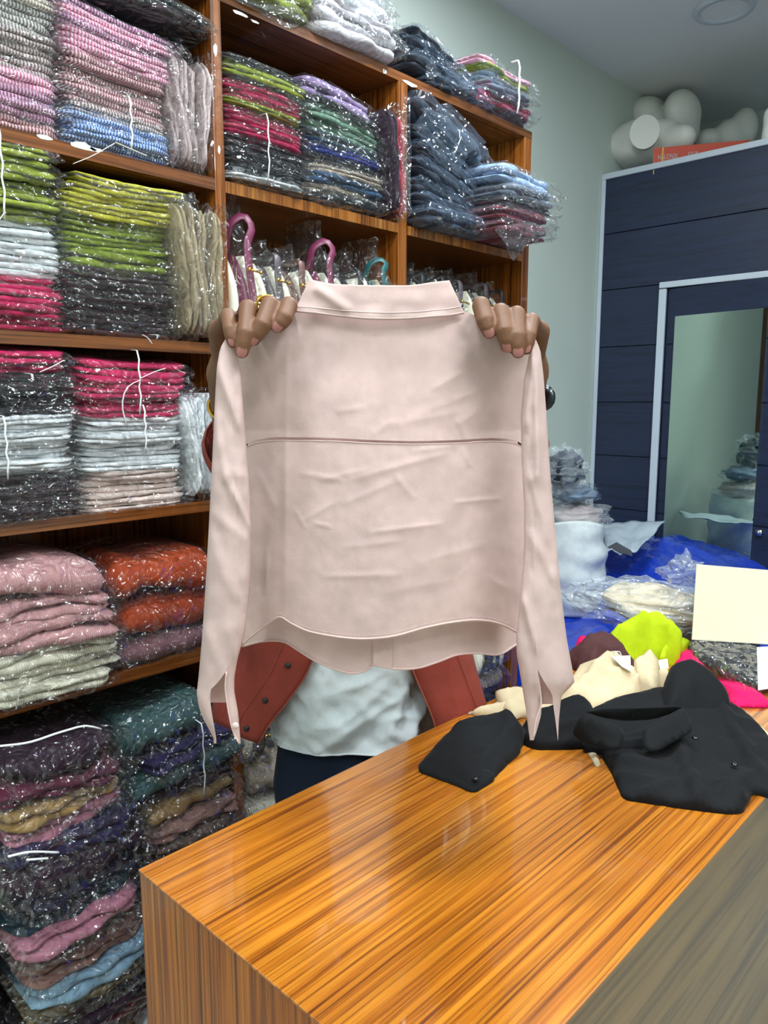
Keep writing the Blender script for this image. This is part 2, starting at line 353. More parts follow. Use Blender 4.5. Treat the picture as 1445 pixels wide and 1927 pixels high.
# ------------------------------------------------------------------ counter
CX0, CX1, CY0, CY1, CZ = .467, 2.05, .354, .924, .90
ct = thing('shop_counter', 'glossy orange wood-grain shop counter with clothes heaped on its far end', 'counter', ((CX0+CX1)/2, (CY0+CY1)/2, 0))
bevel(slab('top_panel', (CX0, CY0, CZ-.004), (CX1, CY1, CZ), M['counter_x'], ct), .0012)
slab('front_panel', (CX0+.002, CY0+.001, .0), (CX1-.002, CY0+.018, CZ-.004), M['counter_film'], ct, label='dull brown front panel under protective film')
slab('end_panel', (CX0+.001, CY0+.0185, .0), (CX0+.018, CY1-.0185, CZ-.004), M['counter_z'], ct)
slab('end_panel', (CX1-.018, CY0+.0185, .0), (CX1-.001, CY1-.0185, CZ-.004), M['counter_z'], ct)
slab('back_panel', (CX0+.002, CY1-.018, .0), (CX1-.002, CY1-.001, CZ-.004), M['counter_z'], ct)

# ------------------------------------------------------------------ shelving unit
SY, SB = 1.55, 1.945
un = thing('shelving_unit', 'tall open wooden shelving unit filled with packed clothes along the wall', 'shelf', (1.4, 1.75, 0))
UP = [(.43, .46), (1.057, 1.085), (1.678, 1.716), (2.314, 2.356)]
for a, b in UP: bevel(slab('upright', (a, SY, 0), (b, SB, 2.44), M['shelf_z'], un), .0012)
BZ = [2.055, 1.683, 1.312, .945, .15]     # tops of boards
for i in range(3):
    a, b = UP[i][1], UP[i+1][0]
    for z in BZ:
        slab('shelf_board', (a, SY+.004, z-.026), (b, SB-.02, z), M['shelf_x'], un)
        slab('edge_strip', (a, SY, z-.026), (b, SY+.0035, z), M['shelf_y'] if i else M['shelf_x'], un)
slab('back_panel', (.44, SB-.018, .1), (2.33, SB, 2.44), M['shelf_z'], un)
slab('top_board', (.43, SY, 2.44), (2.356, SB, 2.464), M['shelf_x'], un)
slab('plinth', (.45, SY+.03, 0), (2.33, SY+.045, .124), M['shelf_x'], un)
def edge_spot(u, v, L, h):  # small irregular white spots on board fronts and uprights
    P = atY(u, v, SY-.0006); m = MB(); n = 9; V = []
    for k in range(n):
        q = 2*PI*k/n; V.append((P[0]+L/2*math.cos(q)*random.uniform(.7, 1.1), SY-.0009, P[2]+h/2*math.sin(q)*random.uniform(.6, 1.2)))
    mk('white_spot', V, [tuple(range(n))], M['spot_white'], un, smooth=False)
for u, v, L, h in [(405, 94, .012, .032), (412, 283, .007, .02), (85, 259, .034, .008), (155, 276, .06, .016), (180, 281, .03, .008), (452, 26, .05, .009), (480, 41, .03, .006), (725, 135, .012, .012), (772, 158, .07, .012), (722, 133, .008, .015)]:
    edge_spot(u, v, L, h)

# ------------------------------------------------------------------ packets of folded clothes in plastic
RNG = np.random.default_rng(11)
def stadium(d, t, nf=6, lip=0.0, liph=.5):
    """closed (y,z) outline: y=0 front, y=d back; z 0..t"""
    r = t/2; P = []
    for y in np.linspace(d-r, r, 5): P.append((y, t))
    for k in range(1, nf):
        q = PI/2 + PI*k/nf; P.append((r+r*math.cos(q), r+r*math.sin(q)))
    for y in np.linspace(r, d-r, 5): P.append((y, 0))
    for k in range(1, 4):
        q = -PI/2 + PI*k/4; P.append((d-r+r*math.cos(q), r+r*math.sin(q)))
    return np.array(P)
def sweep(prof, xs, yfun, hs, jig):
    """prof (k,2) swept over xs; hs = thickness scale about mid-height, yfun = front shift"""
    k = len(prof); t = prof[:, 1].max(); V = []
    for i, x in enumerate(xs):
        z = t/2 + (prof[:, 1]-t/2)*hs[i]
        V.append(np.c_[np.full(k, x), prof[:, 0]+yfun[i], z])
    V = np.concatenate(V); V += jig*RNG.standard_normal(V.shape)
    n = len(xs)
    return V, gridF(n, k, True) + [tuple(range(k-1, -1, -1)), tuple(range((n-1)*k, n*k))]
def packet_geo(L, d, t, lobes=2, flap=.018, rough=1.0):
    G = MB(); ph = RNG.uniform(0, 6.28, 6); n = 17
    s = np.linspace(-1, 1, n); xs = s*L/2
    for k in range(lobes):
        tk = t/lobes; hs = np.maximum((1-np.abs(s)**7)**.5, .25)*(1+.16*rough*np.sin(3.1*s+ph[k])+.05*rough*np.sin(8*s+ph[k+2]))*.90; hs = np.minimum(hs, .97)
        yf = .005*rough*np.sin(2.3*s+ph[k+1]) + .003*rough*np.sin(9*s+ph[k]) + RNG.uniform(0, .009) + .022*np.abs(s)**10
        V, F = sweep(stadium(d-.045, tk), xs, yf+.008+.006*rough, hs, .0006); V[:, 2] += k*tk
        G.add(V, F)
    m = 27; s = np.linspace(-1, 1, m); e0, e1 = flap*RNG.uniform(.5, 1.3), flap*RNG.uniform(.5, 1.3)
    xs = np.where(s < 0, s*(L/2+e0), s*(L/2+e1))
    over = np.clip((np.abs(xs)-L/2+.004)/(.022), 0, 1)
    hs = np.maximum(1-over**.7, .03)*1.02
    lp = RNG.uniform(.004, .016); hl = RNG.uniform(.1, .45)
    pr = stadium(d+.004, t, 8); f = pr[:, 0] < t*.35
    # front seal: a thin lip of film sticking out of the fold
    q = np.abs(pr[:, 1]/t-hl); pr[f, 0] -= lp*np.clip(1-q[f]/.22, 0, 1)
    yf = -.003+.004*np.sin(5*s+ph[4]) + .03*over*RNG.uniform(0, 1)
    Vf, Ff = sweep(pr, xs, yf, hs, .0013*rough)
    return (np.concatenate(G.V), G.F), (Vf, Ff)
def place(V, fn): return fn(np.asarray(V, float).copy())
def packet(name, label, group, key, L, d, t, fn, base, noun='folded_garment', filmkey='film', lobes=None, flap=.018, rough=1.0, flip=False):
    (Vg, Fg), (Vf, Ff) = packet_geo(L, d, t, lobes or (2 if t < .06 else 1), flap, rough)
    if flip: Fg, Ff = [f[::-1] for f in Fg], [f[::-1] for f in Ff]
    o = thing(name, label, 'packed clothes', base, group)
    mk(noun, place(Vg, fn), Fg, M[key], o)
    mk('plastic_sleeve', place(Vf, fn), Ff, M[filmkey], o, smooth=False)
    return o
ORD = ['topmost', 'second from top', 'third from top', 'fourth from top', 'fifth from top', 'sixth from top', 'seventh from top', 'eighth from top', 'ninth from top', 'tenth from top',
       'eleventh from top', 'twelfth from top', 'thirteenth from top', 'fourteenth from top', 'fifteenth from top', 'sixteenth from top', 'seventeenth from top', 'eighteenth from top']
def stack(desc, group, x0, x1, z0, z1, items, name='shirt_packet', yf=1.535, d=.33, sag=.012, tilt=0, jx=.010, jy=.014, bow=0, filmkey='film', rough=1.0, flap=.016):
    """items from the top down: (colour key, relative thickness[, dx0, dx1, dy])"""
    items = [(i[0], i[1]*RNG.uniform(.86, 1.14))+tuple(i[2:]) for i in items]
    tot = sum(i[1] for i in items); z = z0; n = len(items); ph = RNG.uniform(0, 6.28)
    for j, it in enumerate(reversed(items)):
        key, rel = it[0], it[1]; a, b, dy = (list(it[2:])+[0, 0, 0])[:3]
        t = (z1-z0)*rel/tot; xa, xb = x0+a+RNG.uniform(-jx, jx), x1+b+RNG.uniform(-jx, jx)
        cx, L = (xa+xb)/2, xb-xa; y = yf+dy+RNG.uniform(-jy, jy); rel_h = j/max(n-1, 1)
        tl = tilt*rel_h + RNG.uniform(-.0022, .0022)*rough
        def fn(V, cx=cx, L=L, y=y, z=z, t=t, tl=tl, rel_h=rel_h):
            s = V[:, 0]/(L/2)
            V[:, 2] = z + V[:, 2] + rel_h*(sag*.5*np.cos(1.6*s+ph) - bow*s*s) + tl*s - rel_h*.035*np.clip((.10-V[:, 1])/.12, 0, 1)**2
            V[:, 0] += cx; V[:, 1] += y
            return V
        r = n-1-j; lab = FAB[key][1]
        packet(name, f'{lab} in plastic, {ORD[r] if r < n-1 else "bottom one"}, {desc}', group, key, L, d, t, fn, (cx, y+d/2, z), filmkey=filmkey, rough=rough, flap=flap)
        z += t
def row(desc, group, x0, x1, z0, z1, keys, name='shirt_packet', yf=1.535, d=.30, lean=.02, ords=None):
    n = len(keys); t = (x1-x0)/n
    for j, key in enumerate(keys):
        L = (z1-z0)*RNG.uniform(.94, 1.0); xa = x0+j*t; y = yf+RNG.uniform(-.01, .012)
        zc = z0+.004+L/2
        def fn(V, xa=xa, y=y, zc=zc, L=L, j=j):
            s = V[:, 0]/L+.5; W = V.copy()
            W[:, 0] = xa + V[:, 2] - lean*s*(1-j/n) + .006*np.sin(5*s+j); W[:, 2] = zc + V[:, 0]*.985; W[:, 1] = y + V[:, 1]
            return W
        packet(name, f'{FAB[key][1]} standing on edge, {(ords or ORD2)[j]}, {desc}', group, key, L-.02, d, t*.98, fn, (xa+t/2, y+d/2, z0), flap=.014, flip=True)
ORD2 = ['first from the stack', 'second from the stack', 'third from the stack', 'fourth from the stack', 'fifth from the stack', 'sixth from the stack']
def band(label, x, zt, zb, y, wd=.004, tails=()):
    P = [(x+.002*math.sin(9*k), y - (.002 if 0 < k < 7 else -.004), zt+(zb-zt)*k/7) for k in range(8)]
    P = [(x, y+.03, zt+.002)] + P
    m = MB(); m.tube(P, wd/2, 6, flat=.35, up=(0, 1, 0))
    o = m.build('tie_band', M['white_band'], label=label, cat='band')
    for tp in tails:
        k = MB(); k.tube(spline(np.array(tp), 8), .0024, 6, flat=.35); k.build('tail', M['white_band'], o)

S = lambda *k: [x for a, n in k for x in [(a, 1)]*n]
b0, b1, b2, b3, b4 = BZ
# striped shelf
stack('open-edge stack on striped shelf', 'striped shirts, open-edge stack', .47, .705, b0, 2.40,
      S(('gray_stripe', 3), ('cream_stripe', 1), ('gray_stripe', 2), ('taupe_stripe', 3)) + S(('pink_stripe', 1), ('mauve_stripe', 2), ('rose_stripe', 1)), sag=.01)
stack('inner stack on striped shelf', 'striped shirts, middle stack', .712, .945, b0, 2.345,
      [('mauve_stripe', 1, 0, .03)] + [('pink_stripe', 1, 0, .02)] + [('mauve_stripe', 1), ('pink_stripe', 1, 0, .005), ('pink_stripe', 1)] + S(('rose_stripe', 4), ('taupe_stripe', 1)) + [('blue_stripe', 1), ('blue_stripe', 1, 0, .01), ('blue_stripe', 1, 0, .012)], sag=.014, tilt=-.012)
stack('lying across the striped stack', 'black shirts on the striped stack', .74, 1.045, 2.347, 2.405, S(('black', 2)), yf=1.52, tilt=-.006)
row('striped shelf', 'upright beige packets', .955, 1.05, b0, 2.315, ['blushgray']*5)
# lime shelf
stack('open-edge stack on lime shelf', 'lime shelf, open-edge stack', .47, .692, b1, 2.045, S(('lime', 6), ('white', 4), ('magenta', 4)), sag=.006)
stack('stack beside khaki row', 'lime shelf, tall stack', .70, .945, b1, 2.02,
      [('acid', .8, .03, .03), ('acid', 1, .02, .03), ('acid', 1, .0, .02), ('acid', 1, 0, .02), ('leaf', .8), ('leaf', 1, 0, 0), ('leaf', 1), ('leaf', 1.5)] + S(('cocoa', 6)), sag=.016, tilt=-.004)
row('lime shelf', 'upright khaki packets', .955, 1.052, b1, 2.0, ['khaki']*4, yf=1.50)
# magenta shelf
stack('open-edge stack on magenta shelf', 'magenta shelf, open-edge stack', .47, .70, b2, 1.66, [('magenta', 1.3, 0, .0), ('magenta', 1.2)] + S(('black', 5), ('white', 7), ('cocoa', 5)), sag=.004)
stack('stack beside upright white row', 'magenta shelf, inner stack', .712, .955, b2, 1.648,
      [('magenta', 1.5, 0, .025), ('magenta', 1.2, 0, .02), ('magenta', 1), ('magenta', 1), ('magenta', 1)] + S(('white', 6)) + [('blush', 1.2), ('blush', 1.2), ('blush', 1.4), ('blush', .7)], sag=.008)
row('magenta shelf', 'upright white packets', .965, 1.035, b2, 1.575, ['white']*4, yf=1.51)
# ribbed knit shelf
stack('open-edge pile on knit shelf', 'knit shelf, open-edge pile', .47, .755, b3, 1.235, [('dusty', 1.35, 0, -.01), ('dusty', .8), ('dusty', 1.1), ('cream', .9), ('cream', .7), ('cream', .6, 0, -.03)], name='knit_packet', yf=1.50, sag=.012, rough=1.6, bow=.02)
stack('rust pile on knit shelf', 'knit shelf, rust pile', .775, 1.035, b3, 1.205, [('rust', 1.15), ('rust', 1.1), ('mauveknit', .75)], name='knit_packet', yf=1.53, sag=.01, rough=1.6, bow=.01)
# floor level piles
kw = dict(name='garment_packet', sag=.02, jx=.02, jy=.022, rough=1.9, flap=.03)
stack('tall pile on lowest shelf', 'lowest shelf, tall pile', .475, .752, b4+.01, .86,
      [('plum', 1.9, 0, -.03), ('maroon', .9, 0, -.02), ('tan', 1.3, 0, -.03), ('pinkg', .8, 0, -.03), ('violet', 1.1), ('plum', 1.5, 0, .03, -.03), ('navy', 1.2, .02, .02), ('petrol', .7, 0, .0),
       ('pinkg', 1.1, 0, .01, -.02), ('olive', .8, .02, .02), ('rosewood', 1.2, .02, .02, -.01), ('sky', 1.4, .03, .02, -.01), ('olive', .9, .03, .02), ('cinnamon', .8, .03, .01), ('plum', .9), ('crimson', .7)], yf=1.47, d=.40, **kw)
stack('teal topped pile on lowest shelf', 'lowest shelf, teal pile', .785, 1.045, b4+.01, .845,
      [('tealg', 1.9, -.03, -.05), ('violet', .8), ('tealg', 1.2, -.02, .01), ('plum', .6), ('tan', 1.2), ('rosewood', .7), ('mocha', 1.2, .01, .02, -.02), ('violet', .6, .02, .02), ('black', .9, .01, .02), ('black', 1), ('olive', 1), ('plum', 1), ('navy', 1), ('black', 1)], yf=1.50, d=.38, **kw)
# green and pink compartment
stack('green and pink stack beside post', 'green and pink compartment, post stack', 1.092, 1.322, b0, 2.35,
      [('black', 1.1), ('lime', 1.2, 0, .005), ('black', .7), ('magenta', 1.1), ('magenta', 1.1), ('lime', .9), ('magenta', .9), ('magenta', .9), ('magenta', .9), ('magenta', 1.2)] + S(('black', 5)) + [('white', .7), ('black', .8)], sag=.012, tilt=-.006)
stack('mixed stack beside rose red packet', 'green and pink compartment, mixed stack', 1.345, 1.61, b0, 2.375,
      [('lilac', 1.7, 0, -.02), ('black', .9, 0, -.04), ('sage', 1.2), ('sage', 1.1, 0, 0), ('petrol', 1.3, 0, .02), ('royal', .9), ('black', 1), ('sand', .8, 0, .01), ('steel', 1.1, 0, .01), ('sand', .8), ('black', 1.4, 0, .01)], name='garment_packet', sag=.016, tilt=-.012, rough=1.5)
row('middle post', 'upright packets by the middle post', 1.628, 1.682, b0, 2.36, ['plum', 'rosered'], name='garment_packet', yf=1.49, ords=['dark one nearest the stack', 'one nearest the post'])
# dark compartment
stack('dark stack in end compartment', 'end compartment, dark stack', 1.73, 1.99, b0, 2.39,
      [('slate', 2.0, 0, .03, -.03), ('slate', 1.0), ('black', 1), ('slate', 1.2, 0, -.02), ('slate', 1), ('slate', .9), ('slate', 1.3, -.01, .05, -.05)], name='garment_packet', yf=1.50, sag=.03, tilt=-.03, filmkey='grayfilm', rough=2.2, flap=.03)
stack('pile overhanging end compartment', 'end compartment, hanging pile', 2.0, 2.262, b0+.005, 2.27,
      [('denim', 1.3, 0, .02), ('smoke', .9), ('slate', .9), ('wine', 1.1, -.02, 0), ('wine', 1.0, -.03, -.02)], name='garment_packet', yf=1.38, d=.42, sag=.01, tilt=.0, filmkey='bagfilm', rough=2.0, flap=.03)
# on top of the unit
TZ = 2.464
stack('pale heap on unit top', 'pale heap on the unit top', 1.36, 1.62, TZ, 2.66, [('offwhite', 1, 0, 0), ('floral', 1.0), ('floral', .9), ('offwhite', 1.1, -.03, .03)], name='garment_packet', yf=1.50, sag=.02, tilt=-.02, filmkey='bagfilm', rough=2, flap=.03)
stack('lime pair on unit top', 'lime pair on the unit top', 1.10, 1.345, TZ, 2.57, [('lime', 1.2), ('lime', 1)], name='garment_packet', yf=1.50, filmkey='bagfilm', rough=2, flap=.03)
stack('slate heap on unit top', 'slate heap on the unit top', 1.74, 2.02, TZ, 2.60, [('black', .9, .02, -.08), ('slate', 1.1, 0, -.02), ('slate', 1.1, .0, .02), ('slate', .9, .06, .03)], name='garment_packet', yf=1.52, sag=.03, tilt=-.02, filmkey='grayfilm', rough=2.2, flap=.03)
stack('tied bundle on unit top', 'tied bundle on the unit top', 2.08, 2.32, TZ, 2.63, [('baby', .8, -.02, 0), ('lime', .6), ('greyblue', .8), ('smoke', .9), ('magenta', 1, -.02, .03), ('plum', 1, -.04, 0)], name='garment_packet', yf=1.51, sag=.02, tilt=-.015, filmkey='bagfilm', rough=1.8, flap=.02)
# silver zip strips showing on two of the dark garments
def strip_on(words, pts, y):
    for o in list(C.objects):
        if o.parent is None and o.get('label', '').startswith(words) and 'tall pile on lowest' in o['label']:
            MB().tube([atY(u, v, y) for u, v in spline(pts, 14)], .0035, 6, flat=.6).build('zip_strip', M['white_band'], o); return
strip_on('plum garment in plastic, topmost', [(0, 1404), (50, 1398), (120, 1376), (165, 1366), (190, 1372)], 1.43)
strip_on('plum garment in plastic, sixth', [(15, 1612), (50, 1604), (110, 1604)], 1.40)
strip_on('plum garment in plastic, sixth', [(50, 1618), (90, 1615)], 1.40)
# loose film flaps and mouths of some bags
def flap(words, where, q, y, key='bagfilm', n=10, amp=.010):
    for o in list(C.objects):
        if o.parent is None and o.get('label', '').startswith(words) and where in o['label']:
            A = [atY(a, b, yy) for (a, b), yy in zip(q, y if isinstance(y, (list, tuple)) else [y]*4)]; V = []
            for i in range(n):
                for j in range(n):
                    a, b = i/(n-1), j/(n-1); p = (1-a)*(1-b)*A[0]+a*(1-b)*A[1]+a*b*A[2]+(1-a)*b*A[3]
                    V.append(p+np.array([0, amp*noise.noise(Vector((a*3+q[0][0], b*3, 0))), .4*amp*noise.noise(Vector((a*4, b*4, q[0][1])))]))
            F = gridF(n, n); c = np.cross(V[n]-V[0], V[1]-V[0])
            if c@(_C-V[0]) > 0: F = [f[::-1] for f in F]
            return mk('bag_flap', V, F, M[key], o, smooth=False)
flap('slate gray garment in plastic, topmost', 'dark stack', [(790, 205), (845, 192), (916, 268), (876, 292)], [1.50, 1.47, 1.44, 1.44], 'grayfilm')
flap('slate gray garment in plastic, topmost', 'dark stack', [(776, 240), (800, 205), (880, 290), (862, 330)], [1.50, 1.48, 1.44, 1.45], 'grayfilm')
flap('wine red garment in plastic, bottom', 'overhanging', [(930, 425), (1005, 418), (1012, 440), (966, 492)], 1.37)
flap('wine red garment in plastic, bottom', 'overhanging', [(1000, 440), (1015, 420), (1029, 436), (1004, 462)], 1.37)
flap('pale blue marbled', 'overhanging', [(1005, 343), (1018, 345), (1029, 356), (1008, 368)], 1.36)
fl = flap('black shirt in plastic, topmost', 'slate heap', [(800, 125), (815, 105), (828, 140), (806, 150)], 1.52)
fl = flap('black shirt in plastic, topmost', 'slate heap', [(838, 115), (862, 117), (872, 142), (846, 138)], 1.52)
flap('off-white garment in plastic, topmost', 'pale heap', [(640, 0), (690, -20), (730, 32), (690, 44)], 1.47, 'milkfilm')
flap('off-white garment in plastic, bottom', 'pale heap', [(585, 40), (640, 60), (738, 100), (712, 116)], [1.46, 1.46, 1.45, 1.45], 'milkfilm')
flap('lime green shirt in plastic, topmost', 'lime pair', [(440, 0), (560, 2), (580, 40), (545, 55)], 1.47)
flap('rose red garment', 'middle post', [(758, 175), (772, 186), (772, 395), (755, 398)], 1.475)
# ties
def tl(*p): return [tuple(atY(u, v, 1.51)) for u, v in p]
band('white tie around the blue striped shirts', .835, 2.165, 2.06, 1.518, tails=[tl((215, 270), (170, 295), (138, 308)), tl((217, 268), (245, 280), (275, 293))])
band('white tie around the lime shirts at the open shelf edge', .572, 2.05, 1.88, 1.515, tails=[tl((8, 400), (0, 412), (-5, 420))])
band('white tie around the magenta shirts of the inner stack', .825, 1.655, 1.52, 1.515, tails=[tl((264, 715), (240, 728), (230, 760), (238, 800)), tl((264, 712), (290, 700), (311, 693))])
band('white tie around the white shirts of the inner stack', .835, 1.54, 1.435, 1.518)
band('pale tie around the white shirts at the open shelf edge', .545, 1.52, 1.40, 1.516)
band('white tie across the upright beige packets', .99, 2.15, 2.14, 1.512, wd=.005)
band('white tie around the black shirts by the upright post', 1.185, 2.22, 2.07, 1.515)
band('white tie around the dark upright bundle on the unit top', 2.19, 2.63, 2.47, 1.495, wd=.01)
band('loose tie end on the black shirts of the magenta shelf', .60, 1.60, 1.585, 1.512, tails=[tl((75, 700), (98, 690), (120, 678))])
band('loose tie end under the dark cocoa shirts', .87, 1.69, 1.682, 1.512, tails=[tl((268, 630), (278, 636), (286, 647))])
band('clear tie around the teal pile on the lowest shelf', .92, .80, .62, 1.47, wd=.004)

# ------------------------------------------------------------------ handbags in plastic
def handbag(label, group, xc, wd, z0, h, yf, sk, loop=0, depth=.26, tuft=.06):
    t = thing('handbag', label, 'handbag', (xc, yf+depth/2, z0), group)
    def shell(x0, x1, bul, lean):
        n, m = 9, 11; V = []
        for i in range(n):
            s = i/(n-1); z = z0 + h*s; ins = .05*s**3 + .02*(1-s)**4
            for j in range(m):
                q = 2*PI*j/m; cx = (x0+x1)/2 + lean*(1-s*.75); rx = (x1-x0)/2*(1-.45*s**2)+1e-4
                ry = (depth/2-ins)*(1-.2*s**4)
                V.append((cx+rx*np.sign(math.cos(q))*abs(math.cos(q))**.8, yf+depth/2+ry*np.sign(math.sin(q))*abs(math.sin(q))**.5, z))
        F = gridF(n, m, True) + [tuple(range(m-1, -1, -1)), tuple(range((n-1)*m, n*m))]
        return V, F
    mb = MB(); mb.add(*shell(xc-wd*.5, xc-wd*.14, .01, -wd*.10)); mb.add(*shell(xc+wd*.14, xc+wd*.5, .01, wd*.10))
    mb.build('body', M['cream_leather'], t)
    g = MB(); g.add(*shell(xc-wd*.16, xc+wd*.16, 0, 0)); g.build('gusset', M['strap_'+sk], t)
    top = z0+h
    P = [(xc+wd*.1, yf-.004, z0+.02), (xc+wd*.08, yf-.002, z0+h*.5), (xc+wd*.02, yf+.006, top-.04), (xc+wd*.05, yf+.015, top+.02)]
    if loop: P += [(xc+wd*.25, yf+.02, top+loop*.75), (xc+wd*.1, yf+.03, top+loop), (xc-wd*.2, yf+.05, top+loop*.8), (xc-wd*.25, yf+.07, top)]
    else: P += [(xc+wd*.1, yf+.06, top+.015), (xc, yf+.14, top+.02), (xc, yf+.2, top-.03)]
    MB().tube(spline(P, 26), .011, 8, flat=.25, up=(0, 1, 0)).build('strap', M['strap_'+sk], t)
    for zz in (top-.045, z0+h*.45):
        r = .014; q = [(xc+wd*.08-r*1.1, yf-.008, zz), (xc+wd*.08+r*1.3, yf-.008, zz-.004)]
        b = MB().tube(q, .0028, 8); b.ell((q[0][0], yf-.009, zz), (.005, .004, .005), 10, 6); b.ell((q[1][0], yf-.009, zz-.004), (.004, .004, .004), 10, 6)
        b.build('buckle', M['gold'], t)
    n, m = 16, 18; V = []
    H = h+tuft+(loop*.95 if loop else 0)
    for i in range(n):
        s = i/(n-1); z = z0+.001+H*s
        f = 1 if s < h/H*.85 else max(.10, 1-(s-h/H*.85)/(1-h/H*.85)*.95)
        if s > .92: f = .3
        for j in range(m):
            q = 2*PI*j/m; k = .86+.14*math.sin(3*q+i*.6+xc*40)
            V.append((xc+wd*.62*f*math.cos(q)*k, yf-.015+depth/2+.0+(depth/2+.012)*(f*.7+.3)*math.sin(q)*(.94+.06*math.sin(5*q+i)), z))
    V = np.array(V); V += RNG.standard_normal(V.shape)*.0035
    F = gridF(n, m, True) + [tuple(range(m-1, -1, -1)), tuple(range((n-1)*m, n*m))]
    mk('plastic_bag', V, F, M['bagfilm'], t, smooth=False)
G1 = 'handbags in the middle compartment'; G2 = 'handbags in the end compartment'
handbag('cream handbag with raised maroon strap, beside the upright post', G1, 1.135, .085, b1, .22, 1.53, 'maroon', .085)
handbag('cream handbag with gray gusset, second from the upright post', G1, 1.222, .075, b1, .205, 1.53, 'gray')
handbag('cream handbag with brown strap, third from the upright post', G1, 1.30, .075, b1, .20, 1.53, 'brownstrap')
handbag('cream handbag with raised maroon strap, fourth from the upright post', G1, 1.40, .085, b1, .21, 1.53, 'maroon', .075)
handbag('cream handbag with charcoal strap, fifth from the upright post', G1, 1.51, .085, b1, .20, 1.53, 'ink', 0, tuft=.075)
handbag('cream handbag with teal strap, nearest the middle post', G1, 1.61, .08, b1, .215, 1.53, 'teal', .05)
handbag('cream handbag under crumpled plastic beside the middle post', G2, 1.775, .08, b1, .225, 1.53, 'ink', 0, tuft=.05)
handbag('cream handbag second in the end compartment', G2, 1.87, .08, b1, .225, 1.53, 'ink', 0, tuft=.05)
handbag('cream handbag third in the end compartment behind the collar', G2, 1.955, .07, b1, .22, 1.53, 'gray', 0)
handbag('cream handbag with brass clasp above the index finger', G2, 2.09, .075, b1, .225, 1.53, 'gray', 0, tuft=.06)
handbag('cream handbag nearest the end panel', G2, 2.185, .075, b1, .215, 1.53, 'ink', 0, tuft=.05)
G3 = 'handbags lying low on the shelves'
handbag('cream handbag in plastic behind the rust shirt hem', G3, 2.16, .16, b3-.365, .15, 1.52, 'ink', 0, tuft=.03)
handbag('cream handbag in plastic between the jeans and the teal pile', G3, 1.15, .11, .62, .13, 1.53, 'gray', 0, tuft=.05)
stack('under the handbag beside the jeans', 'packets beside the jeans', 1.10, 1.30, b4, .60, [('sand', 1), ('cream', 1), ('sand', 1), ('offwhite', 1), ('sand', 1)], name='garment_packet')
stack('under the handbag behind the rust shirt', 'packets behind the rust shirt', 2.03, 2.29, b4, .93-.005, S(('sand', 4), ('black', 3)), name='garment_packet')

